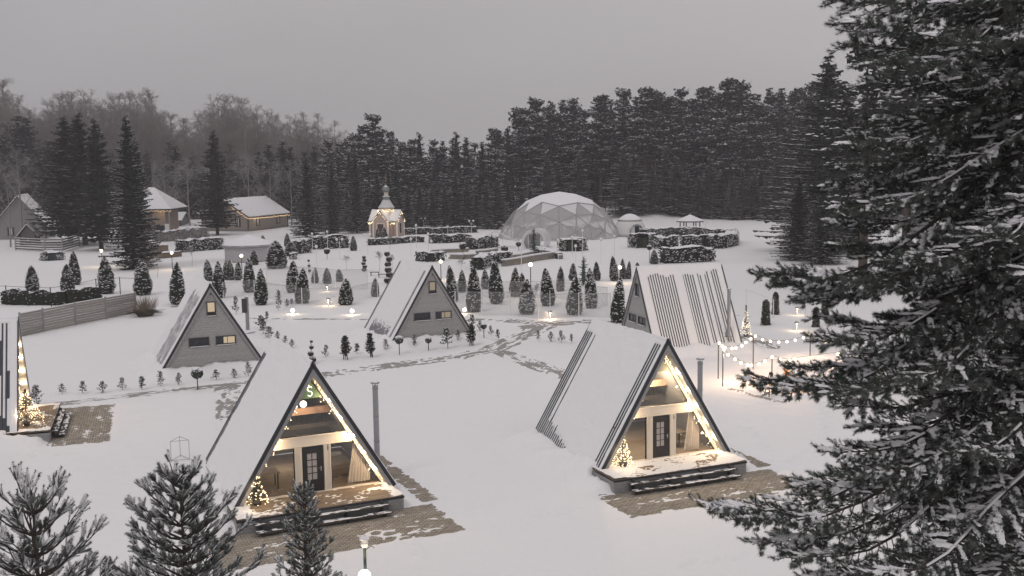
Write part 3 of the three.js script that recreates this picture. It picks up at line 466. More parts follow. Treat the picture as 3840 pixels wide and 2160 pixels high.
// ------------------------------------------------------------------ plants: generators return geometries about a base at the origin
const rv = (r) => { const a = r() * 6.2832, y = r() * 2 - 1, q = Math.sqrt(1 - y * y); return V(q * Math.cos(a), y, q * Math.sin(a)); };
function flake(b, p, n, size, r, tilt = 0.9) { // small leafy triangle pair roughly facing n
  const d = rv(r).multiplyScalar(tilt).add(n).normalize(), t = V().crossVectors(d, rv(r)).normalize().multiplyScalar(size), w = V().crossVectors(d, t).multiplyScalar(0.55);
  b.quad([p.x - t.x, p.y - t.y, p.z - t.z], [p.x + w.x, p.y + w.y, p.z + w.z], [p.x + t.x, p.y + t.y, p.z + t.z], [p.x - w.x, p.y - w.y, p.z - w.z]);
}
function dab(b, p, size, r) { // little pillow of snow, convex upwards
  const a0 = r() * 6.28, n = 5, c = [p.x, p.y + size * 0.45, p.z], e = []; for (let i = 0; i < n; i++) { const a = a0 + i / n * 6.283, q = size * (0.7 + 0.6 * r()); e.push([p.x + Math.cos(a) * q, p.y - size * 0.12 * r(), p.z + Math.sin(a) * q]); }
  for (let i = 0; i < n; i++) b.tri(c, e[(i + 1) % n], e[i]);
}
function spruceGeo(seed, H, R, o = {}) {
  const r = rngOf(seed), t = new GB(), g = new GB(), s = new GB(), whorls = o.whorls ?? 34, bare = o.bare ?? 0.06, snow = o.snow ?? 0.8, sz = (o.leaf ?? 0.46) * H / 20;
  t.tube([[0, 0, 0], [0, H * 0.5, 0], [0, H * 0.985, 0]], [H * 0.013, H * 0.008, 0.02], 7);
  for (let k = 0; k < whorls; k++) {
    const u = bare + (1 - bare) * (k + r() * 0.6) / whorls, y0 = H * u, L0 = R * Math.pow(1 - u, 0.78) * (1 - 0.35 * Math.exp(-(((u - bare) / 0.06) ** 2))) + 0.12, nb = Math.max(4, Math.round((o.nb ?? 12) * (0.55 + 0.45 * (1 - u))));
    for (let j = 0; j < nb; j++) {
      const a = (j + r() * 0.8) / nb * 6.283 + k * 0.7, L = L0 * (0.62 + 0.58 * r()), yj = y0 + (r() - 0.5) * 1.3 * H * (1 - bare) / whorls, dr = lerp(0.5, -0.35, u) * (0.7 + 0.5 * r()), ca = Math.cos(a), sa = Math.sin(a), seg = Math.max(3, Math.round(L / (sz * 1.15)));
      const pos = (f) => V(ca * L * f, yj - dr * L * f * (1 - 0.35 * f) + 0.12 * L * f * f, sa * L * f);
      const side = V(-sa, 0, ca);
      for (let q = 0; q < seg; q++) {
        const f0 = (q + 0.1) / seg, f1 = Math.min(1.06, (q + 1.35) / seg), A = pos(f0), B = pos(f1), w = sz * (1.25 - 0.75 * f0) * (0.7 + 0.6 * r());
        for (const e of [-1, 1]) { const C = A.clone().lerp(B, 0.75).addScaledVector(side, e * w).add(V(0, -w * (0.25 + 0.45 * r()), 0)); g.tri([A.x, A.y, A.z], [B.x, B.y, B.z], [C.x, C.y, C.z]); }
        if (r() < 0.75) { const C = A.clone().lerp(B, 0.5); g.tri([A.x, A.y, A.z], [B.x, B.y, B.z], [C.x + (r() - 0.5) * w, C.y - w * (0.6 + 0.6 * r()), C.z + (r() - 0.5) * w]); }
        if (r() < snow * (0.45 + 0.55 * f0)) {
          const up = sz * 0.10, w2 = w * (0.35 + 0.6 * r()); const l = A.clone().lerp(B, 0.5).addScaledVector(side, w2), m = A.clone().lerp(B, 0.5).addScaledVector(side, -w2);
          s.tri([A.x, A.y + up, A.z], [B.x, B.y + up, B.z], [l.x, l.y - w2 * 0.2 + up, l.z]); s.tri([A.x, A.y + up, A.z], [m.x, m.y - w2 * 0.2 + up, m.z], [B.x, B.y + up, B.z]);
        }
      }
    }
  }
  if (o.core !== 0) { const pts = [], rad = []; for (let k = 0; k <= 8; k++) { const u = lerp(bare + 0.02, 0.97, k / 8); pts.push([0, H * u, 0]); rad.push(Math.max(0.02, R * Math.pow(1 - u, 0.8) * 0.36 * (k ? 1 : 0.5))); } g.tube(pts, rad, 9); }
  return { trunk: t.geo(), crown: g.geo(), snow: s.geo() };
}
function pineGeo(seed, H, R, o = {}) {
  const r = rngOf(seed), t = new GB(), g = new GB(), s = new GB(), bare = o.bare ?? 0.4, sz = 0.30 * H / 20;
  t.tube([[0, 0, 0], [0.1, H * 0.5, 0], [0, H * 0.97, 0]], [H * 0.014, H * 0.009, 0.03], 7);
  for (let k = 0; k < (o.n ?? 74); k++) {
    const u = bare + (1 - bare) * Math.pow(r(), 0.9) * 0.99, prof = Math.sin(Math.PI * Math.pow((u - bare) / (1 - bare) * 0.86 + 0.14, 0.75)) * 0.85 + 0.15, L = R * prof * (0.55 + 0.55 * r()), a = r() * 6.283, y0 = H * u, y1 = y0 + L * (0.5 * (u - 0.55) + 0.12 * (r() - 0.3));
    const B = V(Math.cos(a) * L, y1, Math.sin(a) * L); t.tube([[0, y0 - 0.3, 0], [B.x * 0.5, (y0 + y1) / 2 - 0.15, B.z * 0.5], [B.x, B.y, B.z]], [0.05, 0.035, 0.015], 3, false);
    for (let c = 0; c < 3; c++) {
      const f = 0.5 + 0.25 * c, C = V(B.x * f, lerp(y0 - 0.3, B.y, f) + 0.1, B.z * f), q = sz * (1.5 + 1.3 * r());
      for (let j = 0; j < 11; j++) { const d = rv(r); flake(g, V(C.x + d.x * q, C.y + d.y * q * 0.5, C.z + d.z * q), V(d.x, d.y + 0.3, d.z), sz * (0.6 + 0.5 * r()), r, 1.2); }
      for (let j = 0; j < 4; j++) if (r() < (o.snow ?? 0.7)) { const d = rv(r); dab(s, V(C.x + d.x * q * 0.8, C.y + q * 0.42 * (0.6 + 0.5 * r()), C.z + d.z * q * 0.8), sz * (0.35 + 0.35 * r()), r); }
    }
  }
  return { trunk: t.geo(), crown: g.geo(), snow: s.geo() };
}
function bareGeo(seed, H, o = {}) { // leafless tree: fine branching, hanging tips
  const r = rngOf(seed), t = new GB(), g = new GB();
  t.tube([[0, 0, 0], [0.15, H * 0.4, 0.1], [0, H * 0.93, 0]], [H * 0.011, H * 0.008, 0.02], 6);
  const tw = (A, D, L, w, lev) => {
    const n = 3, pts = [A]; let d = D.clone(), p = A.clone();
    for (let i = 0; i < n; i++) { d.add(rv(r).multiplyScalar(0.22)); if (lev > 1) d.y -= (o.droop ?? 0.13); d.normalize(); p = p.clone().addScaledVector(d, L / n); pts.push(p); }
    g.tube(pts.map((q) => [q.x, q.y, q.z]), pts.map((_, i) => w * (1 - 0.6 * i / n)), 3, false);
    if (lev < 3) { const m = lev === 0 ? 7 : lev === 1 ? 6 : 5; for (let i = 0; i < m; i++) { const f = 0.25 + 0.75 * (i + r()) / m, q = pts[Math.min(n, Math.floor(f * n))].clone().lerp(pts[Math.min(n, Math.floor(f * n) + 1)], f * n % 1); const e = d.clone().multiplyScalar(0.7).add(rv(r).multiplyScalar(0.75)).normalize(); tw(q, e, L * (0.42 + 0.25 * r()), w * 0.5, lev + 1); } }
  };
  const nb = o.nb ?? 15;
  for (let k = 0; k < nb; k++) { const u = (o.low ?? 0.3) + (0.93 - (o.low ?? 0.3)) * (k + r()) / nb, a = k * 2.4 + r(), L = H * (o.spread ?? 0.24) * (1.15 - u) * (0.8 + 0.5 * r()); tw(V(0, H * u, 0), V(Math.cos(a), (o.rise ?? 1.7) + 0.5 * u, Math.sin(a)).normalize(), L, H * 0.0026 + 0.012, 0); }
  return { trunk: t.geo(), crown: g.geo() };
}
function shellGeo(seed, sample, area, o = {}) { // clipped evergreen: leaf sprays and snow dabs over a surface; sample(r) -> [point, normal]
  const r = rngOf(seed), g = new GB(), s = new GB(), sz = o.leaf ?? 0.09, n = Math.min(9000, Math.round(area / (sz * sz) * 1.5)), ns = Math.min(4200, Math.round(area / (sz * sz) * (o.snow ?? 0.3)));
  for (let i = 0; i < n; i++) { const [p, q] = sample(r); p.addScaledVector(q, (r() - 0.75) * sz * 1.4); flake(g, p, V(q.x, q.y + 0.5, q.z), sz * (0.7 + 0.7 * r()), r, 0.8); }
  for (let i = 0; i < ns; i++) { const [p, q] = sample(r), k = N3(p.x * 2.3 + seed, p.y * 2.3, p.z * 2.3); if (q.y < 0.6 && k < -0.12) continue; p.addScaledVector(q, sz * 0.55); dab(s, p, sz * (0.45 + 0.55 * r()) * (q.y > 0.6 ? 1.7 : 1), r); }
  return { crown: g.geo(), snow: s.geo() };
}
function coneProfile(u) { return u < 0.16 ? lerp(0.72, 1, u / 0.16) : Math.pow(Math.cos((u - 0.16) / 0.84 * Math.PI / 2), 0.6) * (1 - 0.16 * (u - 0.16)); }
function thujaGeo(seed, H, R, o = {}) {
  const prof = o.prof ?? coneProfile, wob = (u, a) => 1 + 0.16 * N3(Math.cos(a) * 1.3 + seed, u * 4, Math.sin(a) * 1.3);
  const sample = (r) => { let u; do { u = r(); } while (r() > 0.25 + prof(u)); const a = r() * 6.283, q = R * prof(u) * wob(u, a); return [V(Math.cos(a) * q, H * (0.02 + 0.96 * u), Math.sin(a) * q), V(Math.cos(a), 0.25 + 0.4 * u, Math.sin(a)).normalize()]; };
  const out = shellGeo(seed, sample, 2 * Math.PI * R * H * 0.75, { leaf: o.leaf ?? 0.11, snow: o.snow ?? 0.42 });
  const core = new GB(), pts = [], rad = []; for (let k = 0; k <= 10; k++) { pts.push([0, H * (0.01 + 0.95 * k / 10), 0]); rad.push(Math.max(0.01, R * prof(k / 10) * 0.86)); } core.tube(pts, rad, 10);
  out.crown = mergeGeometries([out.crown, core.geo()]); const tr = new GB(); tr.tube([[0, -0.1, 0], [0, H * 0.3, 0]], [R * 0.16, R * 0.1], 6); out.trunk = tr.geo();
  return out;
}
function plantThing(name, label, cat, geo, mats, pos, turn, group) { const t = thing(name, label, cat, pos, turn, group); if (geo.trunk) mesh('trunk', geo.trunk, mats[1] ?? M.bark, t); mesh(cat === 'hedge' ? 'foliage' : 'crown', geo.crown, mats[0], t); if (geo.snow && geo.snow.attributes.position.count) mesh('snow', geo.snow, M.snowPlain, t).userData.kind = 'stuff'; return t; }

// ------------------------------------------------------------------ clipped thujas in their rows: [x, base y, top y, width] in photograph pixels
const THG = [thujaGeo(1, 4, 0.75), thujaGeo(2, 4, 0.8), thujaGeo(3, 4, 0.7, { snow: 0.6 })];
const thProto = {};
function rows(list, group, words, geos = THG, H0 = 4, name = 'thuja', cat = 'thuja', mats = [M.thuja, M.bark], W0 = 0.75) {
  list.sort((a, b) => a[0] - b[0]).forEach(([x, yb, yt, w, extra], i) => {
    const p = G(x, yb), top = P(x, yt, -p.z), H = top.y - p.y + 0.06, W = w * MPP(p) / 2, vi = (i * 7 + list.length) % geos.length, key = name + vi;
    const label = (extra ? extra + ', ' : '') + words.replace('#', ORD[i] ?? 'last'), sc = V(W / W0, H / H0, W / W0), pos = [p.x, groundH(p.x, p.z) - 0.06, p.z];
    if (!thProto[key]) { const t = thProto[key] = plantThing(name, label, cat, geos[vi], mats, pos, i * 1.7, group); t.scale.copy(sc); } else { const c = copyOf(thProto[key], pos, i * 1.7, label, sc); c.userData.group = group; c.rotation.z = 0.09 * Math.sin(x * 12.9); c.rotation.x = 0.07 * Math.sin(x * 7.7); }
  });
}
rows([[123, 1092, 993, 47], [255, 1098, 989, 47], [281, 1068, 941, 40], [401, 1102, 963, 62], [537, 1106, 972, 62], [665, 1140, 980, 52], [785, 1053, 971, 36], [821, 1118, 977, 48]], 'clipped thujas at the left', 'snow-dusted clipped thuja, # from the left in the left-hand row');
rows([[845, 1050, 977, 26], [865, 1050, 972, 28], [893, 1050, 977, 30], [936, 1096, 964, 45], [979, 1144, 1007, 46], [1098, 1098, 975, 52], [1133, 1137, 1003, 52], [1296, 1142, 1041, 50], [1406, 1112, 1041, 33]], 'clipped thujas between the left and middle cabins', 'dark clipped thuja, # from left between the two back cabins');
rows([[1180, 1062, 1003, 28], [1227, 1064, 1003, 30], [1275, 1056, 1007, 30]], 'small thujas behind the pale trellis', 'small rounded thuja behind the pale trellis, # from left');
rows([[1700, 1130, 992, 45], [1777, 1169, 996, 58], [1863, 1137, 970, 52], [1975, 1177, 1042, 64], [2057, 1147, 1003, 54], [2152, 1180, 1033, 58], [2219, 1155, 1001, 50], [2312, 1207, 1030, 54]], 'tall front row of thujas right of the middle cabin', 'tall clipped thuja, # from left in front row right of middle cabin');
rows([[1732, 1096, 1011, 32], [1820, 1084, 1009, 34], [1928, 1112, 1001, 40], [1956, 1111, 1020, 36], [2101, 1092, 998, 34], [2148, 1052, 985, 30], [2239, 1052, 979, 27], [2304, 1052, 957, 36], [2336, 1046, 968, 25], [2356, 1046, 977, 20]], 'thujas in the row behind the front row', 'slim thuja, # from left in the second row behind the front one');
rows([[2871, 1219, 1122, 38], [2908, 1180, 1094, 31], [3059, 1226, 1149, 31], [3095, 1185, 1105, 30]], 'thujas beyond the string of bulbs', 'blunt clipped thuja beyond the string of round bulbs, # from left', [thujaGeo(5, 4, 0.7, { prof: (u) => u < 0.8 ? lerp(1, 0.72, u / 0.8) : 0.72 * Math.sqrt(Math.max(0, 1 - ((u - 0.8) / 0.2) ** 2)), snow: 0.2 })], 4, 'blunt_thuja');
const shrubbery = [[2453, 990, 934, 32, 'dark cone'], [2390, 996, 982, 14, 'tiny cone'], [1091, 960, 905, 48, 'broad cone'], [982, 975, 932, 26, 'bluish cone'], [953, 994, 934, 32, 'snowy cone'], [1038, 1006, 899, 74, 'big conical fir'], [987, 930, 880, 26, 'narrow cone'], [1326, 940, 882, 26, 'slim cone'], [1416, 900, 856, 18, 'slim cone by the chapel wall'], [1442, 905, 850, 28, 'cone before the chapel door'], [2696, 885, 862, 16, 'small cone on the ring hedge'], [1078, 925, 872, 24, 'upright cone by the spruce']];
const shrubProto = plantThing('conical_shrub', 'dark cone by the arc hedge at right', 'shrub', THG[0], [M.thuja, M.bark], [0, 0, 0], 0);
const shrubWhere = ['dark clipped cone left of the near hedge below the gazebo', 'tiny snow-dusted cone on open snow above the ribbed roof', 'broad dark cone left of the long clipped hedge', 'bluish cone in front of the round white tent', 'snowy cone at the lower right of the round white tent', 'big conical fir at the right edge of the round white tent', 'narrow cone below the boarded beige house', 'slim cone right of the long clipped hedge', 'slim dark cone at the left of the chapel wall', 'dark cone just before the chapel door', 'small dark cone rising over the ring hedge', 'upright cone left of the big snowy spruce by the beige house'];
shrubbery.forEach(([x, yb, yt, w], i) => { const p = G(x, yb), H = P(x, yt, -p.z).y - p.y, W = w * MPP(p) / 2, q = i ? copyOf(shrubProto, [p.x, 0, p.z], i, shrubWhere[i], V(W / 0.75, H / 4, W / 0.75)) : shrubProto; if (!i) { q.position.set(p.x, 0, p.z); q.scale.set(W / 0.75, H / 4, W / 0.75); q.userData.label = shrubWhere[0]; } });

// saplings along the walks
function looseGeo(seed, H, R, n, leaf, o = {}) { // open bushy sapling
  const r = rngOf(seed), t = new GB(), g = new GB(), s = new GB(); t.tube([[0, -0.05, 0], [0.02, H * 0.5, 0], [0, H, 0]], [0.03, 0.022, 0.008], 5);
  for (let k = 0; k < n; k++) { const u = (o.low ?? 0.12) + (1 - (o.low ?? 0.12)) * Math.pow((k + r()) / n, 0.9), a = k * 2.4 + r() * 1.5, L = R * (1.12 - 0.85 * u) * (0.45 + 0.75 * r()), y0 = H * u * 0.9, B = V(Math.cos(a) * L, y0 + L * (0.25 + 0.5 * r()), Math.sin(a) * L); t.tube([[0, y0, 0], [B.x, B.y, B.z]], [0.012, 0.005], 3, false);
    for (let j = 0; j < 9; j++) { const f = 0.45 + 0.65 * r(), d = rv(r); flake(g, V(B.x * f + d.x * leaf, lerp(y0, B.y, f) + d.y * leaf * 0.8, B.z * f + d.z * leaf), V(d.x, d.y + 0.6, d.z), leaf * (0.6 + 0.7 * r()), r, 1.1); }
    for (let j = 0; j < 2; j++) if (r() < (o.snow ?? 0.5)) { const f = 0.5 + 0.6 * r(); dab(s, V(B.x * f, lerp(y0, B.y, f) + leaf * 0.8, B.z * f), leaf * (0.5 + 0.6 * r()), r); } }
  return { trunk: t.geo(), crown: g.geo(), snow: s.geo() };
}
const SAP = [looseGeo(11, 2, 0.6, 30, 0.085), looseGeo(12, 2, 0.55, 24, 0.1, { low: 0.2 }), looseGeo(13, 2, 0.65, 36, 0.08, { snow: 0.6 })], SAP_OLD = 0 && [spruceGeo(11, 2, 0.62, { whorls: 10, nb: 9, leaf: 2.0, snow: 0.5, core: 0 }), spruceGeo(12, 2, 0.6, { whorls: 9, nb: 8, leaf: 2.3, snow: 0.3, bare: 0.12, core: 0 }), spruceGeo(13, 2, 0.7, { whorls: 11, nb: 9, leaf: 1.9, snow: 0.55, core: 0 })];
const sapMats = [M.needleLight, M.bark];
rows([[138, 1519, 1439, 46, 'bushy'], [233, 1477, 1437, 30], [311, 1476, 1426, 34], [386, 1474, 1428, 36], [460, 1461, 1411, 32], [533, 1459, 1402, 38], [602, 1448, 1389, 30], [671, 1444, 1394, 30], [812, 1423, 1381, 36], [880, 1416, 1378, 28], [932, 1410, 1353, 30]], 'saplings below the left back cabin', 'young snowy conifer, # from left in the row below the left back cabin', SAP, 2, 'sapling', 'sapling', sapMats, 0.55);
rows([[1221, 1338, 1287, 30], [1339, 1326, 1284, 34], [1448, 1315, 1273, 26], [1555, 1306, 1261, 26], [1680, 1309, 1225, 52, 'large bushy'], [1717, 1290, 1245, 20]], 'saplings in front of the middle back cabin', 'young snowy conifer, # from left before the middle back cabin', SAP, 2, 'sapling', 'sapling', sapMats, 0.55);
rows([[1768, 1245, 1179, 34], [1800, 1243, 1204, 30], [1842, 1259, 1219, 24], [1868, 1274, 1230, 28]], 'saplings right of the middle back cabin', 'dark young conifer, # from left beside the right eave of the middle back cabin', SAP, 2, 'sapling', 'sapling', sapMats, 0.55);
rows([[2021, 1278, 1234, 20], [2066, 1281, 1241, 28], [2106, 1284, 1236, 30], [2142, 1287, 1249, 22]], 'four saplings by the fork of the walk', 'small young conifer, # of four right of the fork of the walk', SAP, 2, 'sapling', 'sapling', sapMats, 0.55);
rows([[975, 1230, 1179, 40], [987, 1252, 1187, 40], [1009, 1266, 1221, 40], [1042, 1278, 1240, 24], [1068, 1292, 1256, 24], [1094, 1306, 1272, 24]], 'saplings between the two left cabins', 'low dark conifer, # from left in the line behind the nearest roof', SAP, 2, 'sapling', 'sapling', sapMats, 0.55);
rows([[886, 1178, 1106, 30], [1001, 1205, 1164, 22], [1044, 1166, 1083, 26], [1078, 1152, 1120, 24], [1096, 1145, 1118, 22], [1112, 1140, 1116, 20]], 'small conifers by the signboard post', 'small pointed conifer, # from left near the signboard post', SAP, 2, 'sapling', 'sapling', sapMats, 0.55);

const BUSH = [0, 1].map((q) => looseGeo(31 + q, 1.6, 0.5, 120, 0.07, { snow: 0.25, low: 0.1 }));
[[1296, 1347, 1261, 46, 'multi-stemmed dark thuja left of the densest one, before the middle back cabin'], [1389, 1338, 1252, 44, 'densest dark green thuja in the row before the middle back cabin'], [1769, 1297, 1218, 44, 'dark upright thuja at the right corner of the middle back cabin']].forEach(([x, yb, yt, w, l], i) => {
  const p = G(x, yb), H = P(x, yt, -p.z).y - p.y, s = w * MPP(p) / 2 / 0.5, r = rngOf(i + 50), t = plantThing('upright_thuja', l, 'thuja', BUSH[i % 2], [M.thuja], p, i * 2, 'dark upright thujas along the walk'); t.scale.set(s, H / 1.6, s);
  const st = new GB(); for (let k = 0; k < 5; k++) { const a = r() * 6.28; st.tube([[Math.cos(a) * 0.22, -0.05, Math.sin(a) * 0.22], [Math.cos(a) * 0.12, 0.6, Math.sin(a) * 0.12]], 0.025, 5); } st.to('stems', M.bark, t); t.children.find((q) => q.name === 'crown').position.y = 0.12;
});
// lollipop trees, ball trees and spirals
function ballGeo(seed, R, leaf) { const sample = (r) => { const d = rv(r); return [d.clone().multiplyScalar(R).multiply(V(1, 0.92, 1)), d]; }; const o = shellGeo(seed, sample, 4 * Math.PI * R * R, { leaf, snow: 0.12 }); const cap = shellGeo(seed + 1, (r) => { const d = rv(r); d.y = Math.abs(d.y) * 0.6 + 0.4; d.normalize(); return [d.clone().multiplyScalar(R), d]; }, 2 * Math.PI * R * R, { leaf: leaf * 1.2, snow: 0.9 }); o.snow = mergeGeometries([o.snow, cap.snow]); o.crown = mergeGeometries([o.crown, new THREE.IcosahedronGeometry(R * 0.9, 2)].map((g) => { g = g.index ? g.toNonIndexed() : g; return g; })); return o; }
const BALL = ballGeo(3, 0.5, 0.085);
[[742, 1462, 1380, 40, 'lollipop pine on a thin stem with a stake, right in the left sapling row', 0.5], [1498, 1328, 1261, 30, 'thin-stemmed round tree beside the left corner of the middle back cabin', 0.45], [1607, 1315, 1264, 24, 'thin-stemmed round tree with a white cap before the middle back cabin', 0.4], [1815, 1279, 1213, 22, 'thin-stemmed round tree right of the middle back cabin', 0.45], [1227, 972, 931, 22, 'single snow-capped ball tree on open snow above the pale trellis', 0.55], [1736, 958, 910, 26, 'dark ball tree on a stem at the left of the flower-bed walls', 0.5], [1892, 948, 920, 26, 'dark ball tree in the middle of the flower-bed walls', 0.8], [1945, 940, 905, 20, 'dark ball tree just left of the dome entrance', 0.5], [2435, 986, 920, 18, 'snow-capped ball tree left of the dark cone below the gazebo', 0.35]].forEach(([x, yb, yt, w, l, f], i) => {
  const p = G(x, yb), H = P(x, yt, -p.z).y - p.y, R = w * MPP(p) / 2, t = thing('ball_tree', l, 'topiary tree', p, i); new GB().tube([[0, -0.05, 0], [0, H - R, 0]], [0.035, 0.03], 6).to('trunk', M.bark, t);
  const q = i < 4 ? BALL : BALL; for (const [n, g, m] of [['crown', q.crown, i < 4 ? M.needleLight : M.thuja], ['snow', q.snow, M.snowPlain]]) { const c = mesh(n, g, m, t); c.position.y = H - R; c.scale.setScalar(R / 0.5); }
});
[[1169, 1362, 1268, 26, 'spiral topiary just above the ridge of the nearest cabin', 4], [1160, 1026, 968, 13, 'three-ball topiary on a thin stem left of the pale trellis', 3], [1366, 1018, 958, 20, 'tiered topiary at the right end of the pale trellis', 5], [1458, 1063, 940, 30, 'ragged tiered topiary left of the middle back cabin roof', 6]].forEach(([x, yb, yt, w, l, n], i) => {
  const p = G(x, yb), H = P(x, yt, -p.z).y - p.y, R = w * MPP(p) / 2, t = thing('tiered_topiary', l, 'topiary tree', p, i); new GB().tube([[0, -0.05, 0], [0, H * 0.95, 0]], [0.04, 0.02], 6).to('trunk', M.bark, t);
  for (let k = 0; k < n; k++) { const u = (k + 0.6) / n, q = R * (i === 0 ? 1.1 - 0.75 * u : 0.95 - 0.3 * u); for (const [nm, g, m] of [['foliage_tier', BALL.crown, M.thuja], ['snow', BALL.snow, M.snowPlain]]) { const c = mesh(nm, g, m, t); c.position.set(Math.cos(k * 2.4) * R * 0.25, H * u * 0.97, Math.sin(k * 2.4) * R * 0.25); c.scale.set(q / 0.5, Math.min(q, H / n * 0.55) / 0.5, q / 0.5); } }
});
// bare twiggy standards with frost, ornamental grass, brush
const FROST = bareGeo(77, 3, { nb: 7, low: 0.5, spread: 0.5, droop: -0.05, rise: 0.9 });
[[1298, 1014, 958, 'frosted bare little tree behind the pale trellis'], [1422, 1017, 943, 'frosted bare little tree right of the pale trellis'], [1471, 1014, 955, 'frosted bare little tree left of the middle back cabin ridge'], [1732, 1030, 972, 'frosted bare little tree above the second-row thujas'], [2013, 1150, 1065, 'frosted bare tree right of the lit lamp among the thujas'], [1463, 935, 880, 'frosted umbrella tree before the chapel hedge'], [2590, 930, 860, 'pale bare shrub inside the ring hedge'], [590, 1040, 960, 'bare sapling on open snow right of the left thujas'], [720, 1000, 925, 'bare sapling beside the left lamp post']].forEach(([x, yb, yt, l], i) => { const p = G(x, yb), H = P(x, yt, -p.z).y - p.y, t = plantThing('bare_tree', l, 'tree', FROST, [M.frostTwig, M.frostTwig], p, i); t.scale.setScalar(H / 3); });
{
  const p = G(544, 1186), t = thing('ornamental_grass', 'clump of dry ornamental grass at the right end of the plank fence', 'grass', p), r = rngOf(8), b = new GB(), c = new GB();
  for (let k = 0; k < 900; k++) { const a = r() * 6.28, q = r() * 1.35, l = 0.7 + r() * 0.8, x = Math.cos(a), z = Math.sin(a); (k < 420 ? b : c).tube([[x * q * 0.5, 0, z * q * 0.5], [x * q * 0.8, l * (k < 420 ? 0.45 : 0.8), z * q * 0.8], [x * (q + (k < 420 ? 0.55 : 0.15)), l * (k < 420 ? 0.3 : 1.35), z * (q + (k < 420 ? 0.55 : 0.15))]], [0.012, 0.01, 0.004], 3, false); }
  b.to('blades', std(0.06, 0.06, 0.05), t).userData.kind = 'stuff'; c.to('stalks', std(0.25, 0.2, 0.15), t).userData.kind = 'stuff';
}
// hedges: outline along a polyline of ground places, width and height in metres
function hedge(label, pix, w, h, seed, o = {}) {
  const pts = pix.map(([a, b]) => G(a, b)), seg = [], o0 = pts[0]; let tot = 0; for (let i = 0; i < pts.length - 1; i++) { const l = pts[i].distanceTo(pts[i + 1]); seg.push([tot, l]); tot += l; }
  const q = pts.map((p) => p.clone().sub(o0));
  const place = (d) => { let i = 0; while (i < seg.length - 1 && d > seg[i + 1][0]) i++; const f = (d - seg[i][0]) / seg[i][1], a = q[i], b = q[i + 1], dx = b.x - a.x, dz = b.z - a.z, l = Math.hypot(dx, dz); return [lerp(a.x, b.x, f), lerp(a.z, b.z, f), -dz / l, dx / l]; };
  const wob = (x, z) => 1 + 0.26 * N3(x * 0.8 + seed, z * 0.8, seed);
  const sample = (r) => {
    const d = r() * tot, [x, z, ex, ez] = place(d), k = r() * (w + 2 * h), hh = h * wob(x, z); let u, y, n;
    if (k < w) { u = (k - w / 2) * 0.8; y = hh; n = V(0, 1, 0); } else { const s = k < w + h ? 1 : -1; y = hh * r(); u = s * w / 2 * (0.94 + 0.12 * r()) * (1 - 0.3 * (y / hh) ** 3) * (0.85 + 0.4 * (wob(x * 2.1, z * 2.1) - 0.8)); n = V(ex * s, 0.2 + y / hh * 0.4, ez * s); }
    if (tot > 0 && (d < 0.05 * tot || d > 0.95 * tot) && r() < 0.5) { u = (r() - 0.5) * w; y = hh * r(); n = V(ez, 0.1, -ex).multiplyScalar(d < tot / 2 ? 1 : -1); const [x2, z2] = place(d < tot / 2 ? 0.01 : tot - 0.01); return [V(x2 + ex * u, y, z2 + ez * u), n]; }
    return [V(x + ex * u, y, z + ez * u), n];
  };
  const g = shellGeo(seed, sample, tot * (w + 2 * h) + 2 * w * h, { leaf: o.leaf ?? 0.16, snow: o.snow ?? 0.5 });
  const core = new GB(); for (let i = 0; i < q.length - 1; i++) { const a = q[i], b = q[i + 1], dx = b.x - a.x, dz = b.z - a.z, l = Math.hypot(dx, dz); core.box((a.x + b.x) / 2, h * 0.4, (a.z + b.z) / 2, l * 0.97, h * 0.76, w * 0.66, -Math.atan2(dz, dx)); }
  g.crown = mergeGeometries([g.crown, core.geo()]);
  return plantThing('hedge', label, 'hedge', g, [o.mat ?? M.thuja], [o0.x, groundH(o0.x, o0.z, false) - 0.05, o0.z], 0);
}
hedge('tall clipped hedge with a snowy top below the chapel forest, left garden', [[1160, 936], [1232, 932], [1303, 928]], 1.4, 2.0, 101);
hedge('short rounded hedge right of the broad dark cone', [[1112, 952], [1150, 946]], 1.8, 2.0, 102);
hedge('low round bush beside the broad cone', [[1088, 972], [1112, 971]], 1.2, 0.9, 103, { snow: 0.7 });
hedge('loose evergreen hedge at the foot of the chapel', [[1385, 920], [1471, 915], [1530, 910], [1586, 908]], 1.6, 1.1, 104);
hedge('long dark hedge running from the chapel to the dome', [[1508, 880], [1640, 877], [1786, 872]], 1.3, 1.2, 105);
hedge('clipped hedge in front of the long dark one, left of the dome', [[1612, 912], [1690, 910], [1762, 906]], 1.3, 1.4, 106);
hedge('snowy bush by the pale pergola left of the dome entrance', [[1756, 936], [1800, 932], [1860, 928]], 1.8, 1.8, 107, { snow: 0.75 });
hedge('round clipped hedge on open snow before the white dome', [[2114, 938], [2146, 942], [2180, 938]], 2.4, 1.8, 108);
hedge('curved bushy hedge at the front of the flower beds', [[1788, 1012], [1820, 996], [1860, 988], [1905, 982]], 1.8, 1.5, 109);
hedge('low bushy hedge at the left of the flower beds', [[1572, 978], [1615, 982], [1658, 976]], 1.4, 1.3, 110);
hedge('left part of the ring hedge below the small dome', [[2372, 926], [2410, 930], [2444, 925]], 2.2, 2.1, 111, { snow: 0.6 });
hedge('middle part of the ring hedge below the gazebo', [[2462, 932], [2500, 934], [2540, 934]], 2.2, 1.9, 112, { snow: 0.6 });
hedge('right part of the ring hedge below the gazebo', [[2560, 932], [2640, 934], [2700, 930], [2742, 920], [2746, 905]], 2.2, 2.0, 113, { snow: 0.6 });
hedge('back part of the ring hedge behind the gap', [[2405, 892], [2470, 888], [2560, 886], [2640, 886], [2720, 892]], 2.0, 1.5, 114, { snow: 0.55 });
